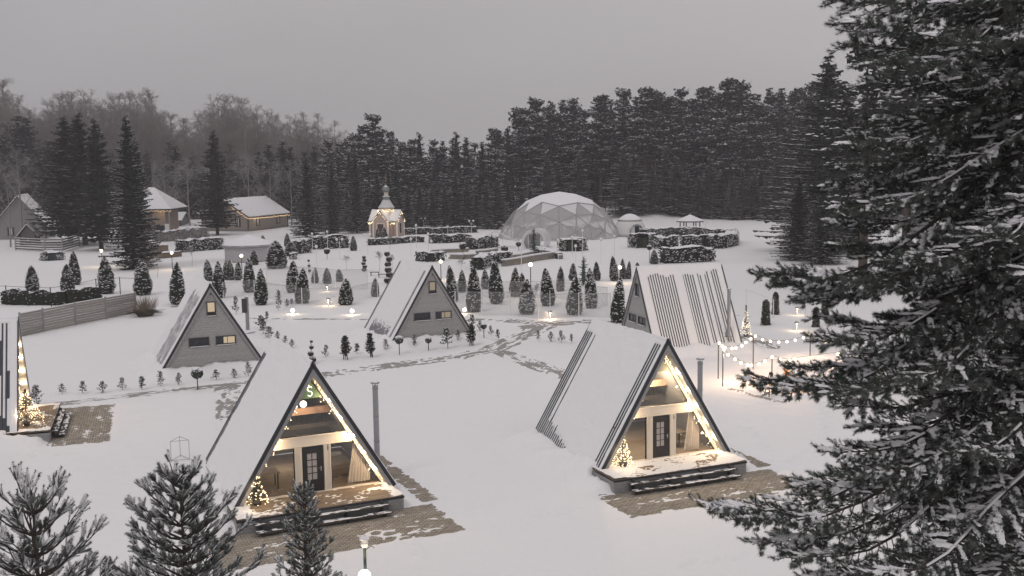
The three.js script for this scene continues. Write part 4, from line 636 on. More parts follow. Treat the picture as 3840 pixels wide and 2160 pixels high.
hedge('near bushy hedge directly above the ribbed roof', [[2484, 986], [2540, 984], [2600, 982], [2660, 978]], 2.6, 1.9, 115, { snow: 0.55 });
hedge('low stone-edged hedge right of the flower beds', [[2010, 950], [2060, 962], [2098, 970]], 1.0, 0.8, 116);
hedge('dark clipped hedge band behind the left wire fence', [[20, 1140], [130, 1144], [250, 1142], [370, 1124]], 1.0, 1.4, 117, { snow: 0.06, leaf: 0.11 });
hedge('row of bushy shrubs left of the round white tent', [[672, 946], [740, 940], [830, 934]], 2.2, 1.9, 118, { snow: 0.7 });
hedge('frosted shrub behind the left thujas', [[165, 976], [198, 978], [228, 974]], 1.6, 1.3, 119, { mat: M.needleBlue, snow: 1.1 });
hedge('grey leafless hedge below the lit porch', [[585, 908], [660, 902], [770, 890]], 2.0, 1.9, 120, { mat: M.twig, snow: 0.35, leaf: 0.13 });

// ------------------------------------------------------------------ lamps
function pole(t, H, r = 0.04, m = M.white) { return new GB().tube([[0, -0.1, 0], [0, H, 0]], [r, r * 0.85], 8).to('pole', m, t); }
const lampProto = {};
function gardenLamp(label, px, yb, ytop, lit, o = {}) {
  const p = o.at ?? G(px, yb), H = Math.max(0.35, P(px, ytop, -p.z).y - p.y), R = o.R ?? 0.17, t = thing(o.name ?? 'garden_lamp', label, 'lamp', [p.x, p.y, p.z], 0, o.group);
  pole(t, H - R, o.r ?? 0.045, o.mat ?? M.white);
  if (o.twin) { for (const s of [-1, 1]) { const g = new GB(); g.tube([[0, H - 0.7, 0], [s * 0.35, H - 0.45, 0], [s * 0.4, H - R, 0]], 0.025, 5); g.to('arm', M.white, t); mesh('globe', moved(new THREE.SphereGeometry(R, 14, 10), s * 0.4, H, 0), M.white, t); } }
  else {
    mesh('globe', moved(new THREE.SphereGeometry(R, 16, 12), 0, H, 0), lit ? M.globeLit : M.white, t); new GB().tube([[0, H - R * 1.15, 0], [0, H - R * 0.8, 0]], [R * 0.35, R * 0.55], 10).to('collar', M.blackMetal, t);
    mesh('snow', moved(blobGeo(px, 1, 0.15), 0, H + R * 0.95, 0, R * 1.5, R * 0.7, R * 1.5), M.snowPlain, t);
  }
  if (lit) lampLight(p.x, p.y + H, p.z + R + 0.08, lit);
  return t;
}
[[384, 1000, 941, 'lit globe lamp between the second and third left thujas'], [647, 1012, 948, 'lit globe lamp left of the pair of thujas behind the left back cabin'], [909, 1045, 959, 'lit globe lamp before the round white tent'], [1654, 1050, 981, 'lit globe lamp behind the right slope of the middle back cabin'], [1991, 1120, 992, 'lit globe lamp on the tallest dark pole among the thujas'], [2325, 1062, 1003, 'lit globe lamp just behind the ribbed roof cabin']].forEach(([x, yb, yt, l]) => gardenLamp(l, x, yb, yt, 9, { mat: M.blackMetal, R: 0.2, r: 0.05, group: 'lit globe lamps on poles' }));
[[1098, 1178, 1165, 'low lit globe on the snow left of the middle back cabin, nearer the post'], [1321, 1180, 1166, 'low lit globe on the snow just left of the middle back cabin'], [1742, 1176, 1162, 'low lit globe at the foot of the first front-row thuja']].forEach(([x, yb, yt, l]) => gardenLamp(l, x, yb, yt, 2.2, { name: 'low_globe_lamp', R: 0.19, group: 'low globe lamps' }));
// hooded path lights: a cap on a short stake, lighting the snow underneath
[[1232, 1146, 'hooded path light left of the snowy thuja by the middle back cabin'], [1227, 1094, 'hooded path light on the terrace below the pale trellis'], [2063, 1197, 'hooded path light at the crossing of the walks'], [2987, 1240, 'hooded path light above the string of bulbs'], [2989, 1182, 'hooded path light on the farther walk at right']].forEach(([x, yb, l], i) => {
  const p = G(x, yb), t = thing('path_light', l, 'lamp', p, 0, 'hooded path lights'); pole(t, i === 2 ? 2.6 : 0.75, 0.03); new GB().tube([[0, 0.62, 0], [0, 0.72, 0], [0, 0.8, 0]], [0.2, 0.16, 0.02], 12).to('hood', M.steel, t);
  mesh('lamp_glass', moved(new THREE.SphereGeometry(0.07, 10, 8), 0, 0.58, 0.03), M.fairy, t); lampLight(p.x, p.y + 0.52, p.z + 0.14, i === 1 ? 1.4 : i > 2 ? 2.0 : 3.0);
});
[[1172, 938, 877, 0], [1229, 936, 869, 0], [1189, 1012, 925, 0], [1275, 974, 897, 1], [1380, 958, 879, 1], [1562, 932, 845, 0], [1588, 862, 819, 1], [1607, 947, 877, 0], [1542, 962, 897, 0], [1618, 952, 905, 0], [1768, 874, 828, 1], [1956, 1022, 905, 0], [2159, 1002, 923, 0], [2185, 970, 865, 0], [2146, 962, 890, 0], [2094, 974, 901, 0], [2254, 988, 897, 0], [2304, 958, 886, 0], [2644, 868, 831, 1], [2757, 920, 859, 0], [1680, 900, 850, 0]].sort((a, b) => a[0] - b[0]).forEach(([x, yb, yt, tw], i) => gardenLamp((tw ? 'unlit twin-globe' : 'unlit white globe') + ' lamp on a thin pole, ' + (i < 20 ? ORD[i] : 'last') + ' from left in the garden', x, yb, yt, 0, { twin: tw, group: 'unlit garden lamps', R: 0.2 }));
{ // foreground lamp post at the bottom edge
  const p = P(1367, 2050, 31), t = thing('lamp_post', 'green lamp post with a bright globe at the bottom edge', 'lamp post', [p.x, 0, p.z], 0), H = p.y;
  new GB().tube([[0, -0.1, 0], [0, H, 0]], [0.06, 0.045], 10).to('pole', std(0.03, 0.055, 0.048, { roughness: 0.5 }), t);
  mesh('finial', moved(new THREE.SphereGeometry(0.12, 14, 10), 0, H + 0.1, 0, 1, 1.1, 1), M.white, t); mesh('snow', moved(blobGeo(9), 0, H + 0.24, 0, 0.3, 0.22, 0.3), M.snowPlain, t);
  new GB().tube([[0, H - 0.12, 0], [0.2, H + 0.02, 0], [0.3, H - 0.04, 0]], 0.012, 5).to('bracket', M.blackMetal, t);
  mesh('globe', moved(new THREE.SphereGeometry(0.19, 18, 14), 0, P(1367, 2150, 31).y, 0.2), M.globeLit, t); new GB().tube([[0, P(1367, 2152, 31).y + 0.1, 0], [0, P(1367, 2152, 31).y + 0.16, 0.2]], 0.02, 5).to('arm', M.blackMetal, t);
  lampLight(p.x, P(1367, 2152, 31).y, p.z + 0.45, 9);
}
{ const p = G(930, 1248), t = thing('signpost', 'tall wooden post with a dark board right of the left back cabin', 'post', p, 0.2), H = P(930, 1112, -p.z).y - p.y; new GB().box(0, H / 2, 0, 0.3, H, 0.2).to('post', M.greyBoard, t); new GB().box(-0.2, H - 0.75, 0.12, 0.42, 1.2, 0.05).to('board', M.darkWood, t); mesh('snow', moved(blobGeo(2), 0, H, 0, 0.4, 0.25, 0.3), M.snowPlain, t); mesh('snow', moved(blobGeo(5), 0, 0.1, 0.1, 1.2, 0.5, 0.9), M.snowPlain, t); }
{ const p = G(545 + 12, 968), t = thing('flagpole', 'thin white flagpole beside the dark spruces at left', 'flagpole', p), H = P(545, 655, -p.z).y - p.y; new GB().tube([[0, -0.1, 0], [-0.25, H / 2, 0], [-0.5, H, 0]], [0.1, 0.07, 0.05], 8).to('pole', M.white, t); mesh('finial', moved(new THREE.SphereGeometry(0.12, 8, 6), -0.5, H, 0), M.white, t); }
{ const p = G(677, 1720), t = thing('wire_plant_frame', 'thin wire box frame standing in the snow above the left pine', 'plant support', p, 0.3), s = 0.42, H = P(677, 1645, -p.z).y - p.y, b = new GB(); for (const [x, z] of [[-s, s], [s, s], [0, -s]]) b.tube([[x, 0, z], [x, H, z]], 0.012, 5); for (const y of [0.06, H]) { b.tube([[-s, y, s], [s, y, s]], 0.012, 5); b.tube([[s, y, s], [0, y, -s]], 0.012, 5); b.tube([[0, y, -s], [-s, y, s]], 0.012, 5); } b.to('wire', M.steel, t); }

// ------------------------------------------------------------------ fences
function plankFence() {
  const bot = [[80, 1264], [166, 1245], [285, 1219], [400, 1196], [511, 1174]], r = rngOf(21), pts = bot.map(([a, b]) => G(a, b)), tops = [1178, 1160, 1137, 1120, 1104].map((y, i) => P(bot[i][0], y, -pts[i].z).y), H = tops.reduce((a, b) => a + b) / 5;
  const t = thing('plank_fence', 'weathered grey plank fence with pale posts behind the snowy lawn at left', 'fence', pts[0]), o = pts[0], n = 9;
  for (let i = 0; i < 4; i++) {
    const a = pts[i].clone().sub(o), c = pts[i + 1].clone().sub(o), dx = c.x - a.x, dz = c.z - a.z, l = Math.hypot(dx, dz), ry = -Math.atan2(dz, dx);
    for (let k = 0; k < n; k++) { const h = H / n; new GB().box((a.x + c.x) / 2, 0.02 + h * (k + 0.5), (a.z + c.z) / 2, l - 0.03, h * (0.86 + 0.1 * r()), 0.03 + 0.03 * r(), ry, (r() - 0.5) * 0.012).to('plank', [std(0.36, 0.33, 0.31, { map: grain }), std(0.32, 0.295, 0.275, { map: grain }), std(0.4, 0.37, 0.345, { map: grain })][Math.floor(r() * 3)], t); }
    const s = new GB(); s.box((a.x + c.x) / 2, H + 0.03, (a.z + c.z) / 2, l, 0.06, 0.1, ry); s.to('snow', M.snowPlain, t);
  }
  for (const q of pts) { const a = q.clone().sub(o); new GB().box(a.x + 0.02, H / 2 + 0.04, a.z + 0.1, 0.16, H + 0.16, 0.14, 0.3).to('post', M.greyBoard, t); }
}
plankFence();
const meshTex = noiseTex(64, (u, v) => (u * 8 % 1 < 0.22 || v * 8 % 1 < 0.22) ? 1 : 0);
M.wireMesh = new THREE.MeshStandardMaterial({ color: new THREE.Color().setRGB(0.4, 0.4, 0.41), roughness: 0.7, side: THREE.DoubleSide, transparent: true, alphaMap: meshTex });
M.wireMesh.opacity = 0.55;
function wireFence(label, pix, h, o = {}) {
  const pts = pix.map(([a, b]) => G(a, b)), c = pts[0], t = thing('wire_fence', label, 'fence', [c.x, groundH(c.x, c.z, false), c.z]);
  for (let i = 0; i < pts.length; i++) { const a = pts[i].clone().sub(c); new GB().tube([[a.x, -0.1, a.z], [a.x, h + 0.05, a.z]], o.r ?? 0.045, 6).to('post', o.mat ?? M.white, t); }
  for (let i = 0; i < pts.length - 1; i++) {
    const a = pts[i].clone().sub(c), b = pts[i + 1].clone().sub(c), l = a.distanceTo(b); 
    if (o.mesh !== false) { const g = new THREE.BufferGeometry(); g.setAttribute('position', new THREE.Float32BufferAttribute([a.x, 0.05, a.z, b.x, 0.05, b.z, b.x, h, b.z, a.x, h, a.z], 3)); g.setAttribute('uv', new THREE.Float32BufferAttribute([0, 0, l * 2, 0, l * 2, h * 2, 0, h * 2], 2)); g.setIndex([0, 1, 2, 0, 2, 3]); g.computeVertexNormals(); mesh('mesh_panel', g, M.wireMesh, t); }
    const rr = new GB(); for (const y of o.rails ?? [h - 0.02]) rr.tube([[a.x, y, a.z], [b.x, y, b.z]], o.rr ?? 0.015, 4); rr.to('rail', o.mat ?? M.steel, t);
  }
}
wireFence('black post and rail fence at the left edge before the dark hedge', [[-60, 1140], [26, 1143], [109, 1148], [193, 1151], [278, 1138], [363, 1114], [452, 1108], [530, 1112]], 1.95, { mat: M.blackMetal, mesh: false, rr: 0.02 });
wireFence('white post mesh fence in front of the thujas, left of the middle back cabin', [[838, 1120], [955, 1112], [1133, 1146], [1320, 1142], [1416, 1114]], 1.7);
wireFence('white post mesh fence in front of the tall thujas right of the middle back cabin', [[1708, 1182], [1806, 1184], [1914, 1184], [2019, 1198], [2171, 1190], [2290, 1192]], 2.2);
wireFence('second white post mesh fence between the two thuja rows', [[1708, 1120], [1802, 1116], [1894, 1120], [2083, 1118], [2179, 1134], [2277, 1148]], 1.8);
wireFence('pale mesh trellis fence around the beds above the middle walk', [[1000, 1072], [1180, 1078], [1260, 1090], [1380, 1088]], 2.3);
wireFence('thin white post fence line at right beyond the fire pit', [[2798, 1148], [2900, 1190], [3020, 1196], [3160, 1190]], 1.6, { mesh: false, rr: 0.008 });
{ // timber rail yard at far left
  const pix = [[60, 940], [170, 946], [235, 945], [298, 926]], pts = pix.map(([a, b]) => G(a, b)), c = pts[0], t = thing('rail_fence', 'snow-topped timber rail fence stacked behind the left thujas', 'fence', [c.x, groundH(c.x, c.z, false), c.z]);
  pts.forEach((p) => { const a = p.clone().sub(c); new GB().box(a.x, 1.1, a.z, 0.22, 2.4, 0.2).to('post', M.greyBoard, t); });
  for (let i = 0; i < 3; i++) for (let k = 0; k < 5; k++) { const a = pts[i].clone().sub(c), b = pts[i + 1].clone().sub(c), l = a.distanceTo(b), ry = -Math.atan2(b.z - a.z, b.x - a.x), y = 0.3 + k * 0.42; const q = new GB().box((a.x + b.x) / 2, y, (a.z + b.z) / 2, l, 0.2, 0.12, ry).to('rail', M.darkWood, t); new GB().box((a.x + b.x) / 2, y + 0.14, (a.z + b.z) / 2, l, 0.07, 0.16, ry).to('snow', M.snowPlain, q); }
}
function plankBox(label, pix, h) { const a = G(...pix[0]), b = G(...pix[1]), l = a.distanceTo(b), t = thing('raised_bed', label, 'planter', a, -Math.atan2(b.z - a.z, b.x - a.x)), w = 2.2; for (let k = 0; k < 4; k++) { const y = h * (k + 0.5) / 4; for (const z of [0, -w]) new GB().box(l / 2, y, z, l, h / 4 - 0.02, 0.06).to('plank', M.deck[k % 3], t); for (const x of [0, l]) new GB().box(x, y, -w / 2, 0.06, h / 4 - 0.02, w).to('plank', M.deck[k % 3], t); } mesh('snow', heightPatch(-0.1, l + 0.1, -w - 0.1, 0.1, 24, 10, (x, z) => h + 0.16 + 0.1 * fbm(x, z, 2)), M.snowPlain, t); }
plankBox('brown plank raised bed with a snow cover beside the flagpole', [[535, 970], [632, 952]], 1.4); plankBox('low plank bed with snow right of the flagpole', [[612, 970], [682, 962]], 0.7);

// ------------------------------------------------------------------ flower-bed walls, benches, pergola
function bedWall(label, pix, h) {
  const pts = pix.map(([a, b]) => G(a, b)), c = pts[0], t = thing('flower_bed_wall', label, 'wall', [c.x, groundH(c.x, c.z, false) - 0.05, c.z]), r = rngOf(pix[0][0]);
  for (let i = 0; i < pts.length - 1; i++) {
    const a = pts[i].clone().sub(c), b = pts[i + 1].clone().sub(c), l = a.distanceTo(b), ry = -Math.atan2(b.z - a.z, b.x - a.x), n = Math.max(1, Math.round(l / 1.1));
    for (let k = 0; k < n; k++) for (let row = 0; row < 2; row++) { const f = (k + 0.5 + (row ? 0.2 : 0)) / n, x = lerp(a.x, b.x, f), z = lerp(a.z, b.z, f); new GB().box(x, h * (row + 0.5) / 2, z, l / n - 0.04, h / 2 - 0.02, 0.45 + 0.08 * r(), ry).to('stone', [M.stone, M.paver[0], M.paver[1]][Math.floor(r() * 3)], t); }
    new GB().box((a.x + b.x) / 2, h + 0.07, (a.z + b.z) / 2, l, 0.14, 0.62, ry).to('snow', M.snowPlain, t);
  }
}
bedWall('low stone bed wall nearest the pale hedge, left', [[1684, 971], [1740, 972], [1783, 969]], 0.7); bedWall('stone bed wall behind, stepping right', [[1783, 958], [1820, 955], [1861, 948]], 0.7); bedWall('farther low stone wall at left of the beds', [[1615, 952], [1680, 948], [1756, 945]], 0.6);
bedWall('stone bed wall below the dome entrance', [[1905, 978], [1950, 973], [1995, 962]], 0.8); bedWall('long curving stone bed wall in front', [[1885, 1000], [1940, 992], [2000, 980], [2081, 968]], 0.9); bedWall('stone wall curving right of the dome entrance', [[2002, 938], [2050, 946], [2080, 958], [2100, 972]], 0.6);
[[1406, 1034, 'dark snow-topped bench slab left of the middle back cabin'], [1436, 1042, 'second dark bench slab close to the middle back cabin roof']].forEach(([x, y, l], i) => { const p = G(x, y), t = thing('bench', l, 'bench', p, i * 0.1); new GB().box(0, 0.45, 0, 1.2, 0.06, 0.4).to('seat', M.darkWood, t); for (const s of [-1, 1]) new GB().box(s * 0.48, 0.2, 0, 0.08, 0.42, 0.34).to('leg', M.darkWood, t); mesh('snow', heightPatch(-0.62, 0.62, -0.2, 0.2, 10, 4, (a) => 0.58 + 0.02 * Math.sin(a * 5)), M.snowPlain, t); });
{ const p = G(1778, 932), t = thing('pergola', 'pale tent-like lattice pergola left of the dome', 'pergola', p), b = new GB(), k = MPP(p); const L = 22, W = 5, A = (u, v) => [u * k, v * k, 0]; for (const z of [0, -W]) for (let i = 0; i <= 6; i++) { const x = lerp(0, L, i / 6), h = 1.0 + 2.6 * (1 - Math.abs(i - 3) / 3.2); b.tube([[x, 0, z], [x, h, z]], 0.05, 5); } for (let i = 0; i < 6; i++) for (const z of [0, -W / 2, -W]) { const h = (q) => 1.0 + 2.6 * (1 - Math.abs(q - 3) / 3.2); b.tube([[L * i / 6, h(i), z], [L * (i + 1) / 6, h(i + 1), z]], 0.05, 5); } b.to('lattice', M.white, t); t.scale.set(0.32, 0.75, 0.8);
  const c = new GB(); for (let i = 0; i < 6; i++) { const h = (q) => 1.02 + 2.6 * (1 - Math.abs(q - 3) / 3.2); c.quad([L * i / 6, h(i), 0], [L * (i + 1) / 6, h(i + 1), 0], [L * (i + 1) / 6, h(i + 1), -W], [L * i / 6, h(i), -W]); } c.to('canopy', std(0.6, 0.6, 0.6, { transparent: true, opacity: 0.45 }), t); }

// ------------------------------------------------------------------ glazed geodesic dome
{
  const p = P(2098, 888, 198), R = 12.0, hgt = 8.2, cy = hgt - R, root = thing('geodesic_dome', 'large white geodesic dome with clear lower panels in the garden', 'dome', [p.x, 0.05, p.z], 0.5);
  const ico = new THREE.IcosahedronGeometry(R, 3), a = ico.attributes.position, edges = new Map(), key = (v) => v.map((q) => q.toFixed(2)).join();
  M.domeFilm = std(0.66, 0.65, 0.67, { roughness: 0.35 }); M.domeClear = new THREE.MeshPhysicalMaterial({ color: new THREE.Color().setRGB(0.8, 0.79, 0.8), roughness: 0.12, transparent: true, opacity: 0.45, side: THREE.DoubleSide }); M.domeDark = std(0.22, 0.215, 0.22, { roughness: 0.3 }); M.strut = std(0.32, 0.31, 0.32, { roughness: 0.5 });
  const cut = -cy + 0.02; let c = 0; const rr = rngOf(4);
  for (let i = 0; i < a.count; i += 3) {
    let v = [0, 1, 2].map((k) => [a.getX(i + k), a.getY(i + k), a.getZ(i + k)]); if (v.every((q) => q[1] < cut - 0.1)) continue;
    v = v.map((q) => { if (q[1] >= cut) return q; const l = Math.hypot(q[0], q[2]), rr2 = Math.sqrt(R * R - cut * cut); return [q[0] / l * rr2, cut, q[2] / l * rr2]; });
    for (const [m, n] of [[0, 1], [1, 2], [2, 0]]) { const k = [key(v[m]), key(v[n])].sort().join('|'); if (!edges.has(k)) edges.set(k, [v[m], v[n]]); }
    const w = v.map((q) => [q[0], q[1] + cy, q[2]]), my = (w[0][1] + w[1][1] + w[2][1]) / 3, q = rr();
    const up = (k) => w.map((z) => [z[0] * k, (z[1] - cy) * k + cy, z[2] * k]);
    const m = new GB().tri(...up(1.002)).to('panel', my > 5.35 ? M.domeFilm : my > 1.2 ? (q < 0.07 ? M.domeDark : M.domeClear) : M.domeClear, root); c++;
    if (my > 5.7) { const s = new GB(); s.tri(...up(1.012)); s.to('snow', M.snowPlain, m); }
  }
  for (const [e, f] of edges.values()) { if (e[1] + cy > 7.2 && f[1] + cy > 7.2) continue; new GB().tube([[e[0], e[1] + cy, e[2]], [f[0], f[1] + cy, f[2]]], 0.085, 5).to('strut', M.strut, root); }
  { const w = new GB(), n = 28, q = rngOf(12); for (let i = 0; i < n; i++) { const a0 = i / n * 6.283, a1 = (i + 0.9) / n * 6.283, h = 1.1 + 1.7 * q(), rr2 = 8.6; w.quad([Math.cos(a0) * rr2, 0, Math.sin(a0) * rr2], [Math.cos(a1) * rr2, 0, Math.sin(a1) * rr2], [Math.cos(a1) * rr2, h, Math.sin(a1) * rr2], [Math.cos(a0) * rr2, h, Math.sin(a0) * rr2]); } w.to('inner_partition', std(0.17, 0.155, 0.15), root); }
  // entrance barrel
  const dir = Math.atan2(G(2003, 934).x - p.x, G(2003, 934).z - p.z) - 0.5, ent = new GB(), rad = 1.9;
  const L = Math.hypot(G(2003, 934).x - p.x, G(2003, 934).z - p.z), E = (ang, d, r) => { const x = Math.cos(ang) * r, y = 1.15 + Math.sin(ang) * r; return [x * Math.cos(dir) + d * Math.sin(dir), y, -x * Math.sin(dir) + d * Math.cos(dir)]; };
  for (let k = 0; k < 20; k++) { const a0 = lerp(-0.65, Math.PI + 0.65, k / 20), a1 = lerp(-0.65, Math.PI + 0.65, (k + 1) / 20); ent.quad(E(a0, L - 5.5, rad), E(a1, L - 5.5, rad), E(a1, L, rad * 1.08), E(a0, L, rad * 1.08)); ent.quad(E(a0, L, rad * 1.08), E(a1, L, rad * 1.08), E(a1, L - 0.05, rad * 0.86), E(a0, L - 0.05, rad * 0.86)); }
  ent.to('entrance_tunnel', M.domeFilm, root);
  const dr = new GB(); for (const [x0, x1] of [[-0.9, -0.05], [0.05, 0.9]]) { const f = (x, y) => { const d = L - 0.6; return [x * Math.cos(dir) + d * Math.sin(dir), y, -x * Math.sin(dir) + d * Math.cos(dir)]; }; dr.quad(f(x0, 0), f(x1, 0), f(x1, 2.3), f(x0, 2.3)); } dr.to('door', M.domeDark, root);
  const fr = new GB(); for (const x of [-0.95, 0, 0.95]) { const d = L - 0.5; const f = (y) => [x * Math.cos(dir) + d * Math.sin(dir), y, -x * Math.sin(dir) + d * Math.cos(dir)]; fr.tube([f(0), f(2.4)], 0.05, 5); } fr.to('door_frame', M.white, root);
}
{ // small closed dome
  const p = P(2362, 889, 197), R = 3.1, root = thing('small_dome', 'small white dome hut right of the large dome', 'dome', [p.x, 0.05, p.z], 0.25), b = new GB(), pts = [], rad = []; for (let k = 0; k <= 9; k++) { const t = k / 9 * 1.571; pts.push([0, Math.sin(t) * 4.1, 0]); rad.push(Math.max(0.02, Math.cos(t) * R)); } b.tube(pts, rad, 20); b.to('shell', std(0.68, 0.67, 0.66), root);
  const e = new GB(); e.tube([[0, 1.1, 2.2], [0, 1.1, 3.5]], 1.25, 20, false); e.to('entrance_hood', std(0.6, 0.6, 0.6), root); new GB().box(0.25, 1.0, 3.05, 0.8, 2.0, 0.08).to('door', M.darkGlass, root); new GB().box(-0.6, 1.0, 3.1, 0.7, 2.0, 0.06).to('side_panel', M.white, root); const f = new GB(); f.box(0.7, 1.0, 3.1, 0.1, 2.05, 0.1); f.box(0.25, 2.05, 3.1, 1.0, 0.1, 0.1); f.to('door_frame', M.white, root);
  const s = new GB(), sp = [], sr = []; for (let k = 0; k <= 6; k++) { const t = lerp(0.75, 1.571, k / 6); sp.push([0, Math.sin(t) * 4.13, 0]); sr.push(Math.max(0.02, Math.cos(t) * (R + 0.03))); } s.tube(sp, sr, 20); s.to('snow', M.snowPlain, root);
}
{ // hexagonal gazebo
  const p = G(2587, 872), t = thing('gazebo', 'open gazebo with a wide snowy roof at the forest edge', 'gazebo', p), k = MPP(p), H = 40 * k, R = 42 * k; for (let i = 0; i < 6; i++) { const a = i * 1.047 + 0.3; new GB().box(Math.cos(a) * R * 0.86, H / 2, Math.sin(a) * R * 0.86, 0.18, H, 0.18).to('post', M.darkWood, t); const b = (i + 1) * 1.047 + 0.3, y = 0.9; if (i !== 1) { const g = new GB(); g.tube([[Math.cos(a) * R * 0.86, y, Math.sin(a) * R * 0.86], [Math.cos(b) * R * 0.86, y, Math.sin(b) * R * 0.86]], 0.06, 5); g.tube([[Math.cos(a) * R * 0.86, 0.35, Math.sin(a) * R * 0.86], [Math.cos(b) * R * 0.86, 0.35, Math.sin(b) * R * 0.86]], 0.06, 5); g.to('railing', M.darkWood, t); } }
  const r = new GB(); r.tube([[0, H, 0], [0, H + 0.12, 0], [0, H + 0.65, 0], [0, H + 1.25, 0]], [R * 1.17, R * 1.2, R * 0.6, 0.05], 18); const q = r.to('roof', M.darkWood, t), s = new GB(); s.tube([[0, H + 0.14, 0], [0, H + 0.3, 0], [0, H + 0.85, 0], [0, H + 1.4, 0]], [R * 1.19, R * 1.17, R * 0.6, 0.04], 18); s.to('snow', M.snowPlain, q); new GB().box(0.2, 0.6, 0, 1.6, 0.08, 0.8).to('table', M.darkWood, t);
}
{ const p = V(19.5, groundH(19.5, -236, false), -236), t = thing('goal_frame', 'dark goal-like frame on the slope behind the dome', 'frame'), b = new GB(), f = (px, py) => P(px, py, 236); t.position.copy(p); const q = (x, y) => { const v = f(x, y); return [v.x - p.x, v.y - p.y, 0]; }; b.tube([q(2234, 757), q(2308, 757)], 0.12, 6); for (const x of [2271, 2308]) b.tube([q(x, 757), q(x, 795)], 0.1, 6); b.tube([q(2271, 792), q(2308, 792)], 0.08, 6); b.to('frame', M.blackMetal, t); }
{ // round white tent pavilion
  const p = P(934, 966, 157), t = thing('round_tent', 'round white tent pavilion with a low conical roof', 'tent', [p.x, 0, p.z]), k = 157 / FPX, R = 91 * k, H = 62 * k; const w = new GB(); w.tube([[0, 0, 0], [0, H, 0]], R, 12, false); w.to('wall', std(0.42, 0.41, 0.425, { roughness: 0.6 }), t); const e = new GB(); e.tube([[0, 0.0, 0], [0, 0.16, 0]], R * 1.01, 12); e.to('base_ring', M.fascia, t); const va = new GB(); va.tube([[0, H - 0.32, 0], [0, H - 0.1, 0]], R * 1.05, 24, false); va.to('eave_shade_ring', std(0.26, 0.255, 0.265), t); const r = new GB(); r.tube([[0, H - 0.1, 0], [0, H, 0], [0, H + 0.5, 0], [0, H + 36 * k, 0]], [R * 1.06, R * 1.08, R * 0.72, 0.04], 12); const q = r.to('roof', M.white, t), s = new GB(); s.tube([[0, H + 0.03, 0], [0, H + 0.12, 0], [0, H + 0.62, 0], [0, H + 38 * k, 0]], [R * 1.075, R * 1.06, R * 0.72, 0.04], 24); s.to('snow', M.snowPlain, q);  // dark grey ring stands in for the shade line under the tent eave
}

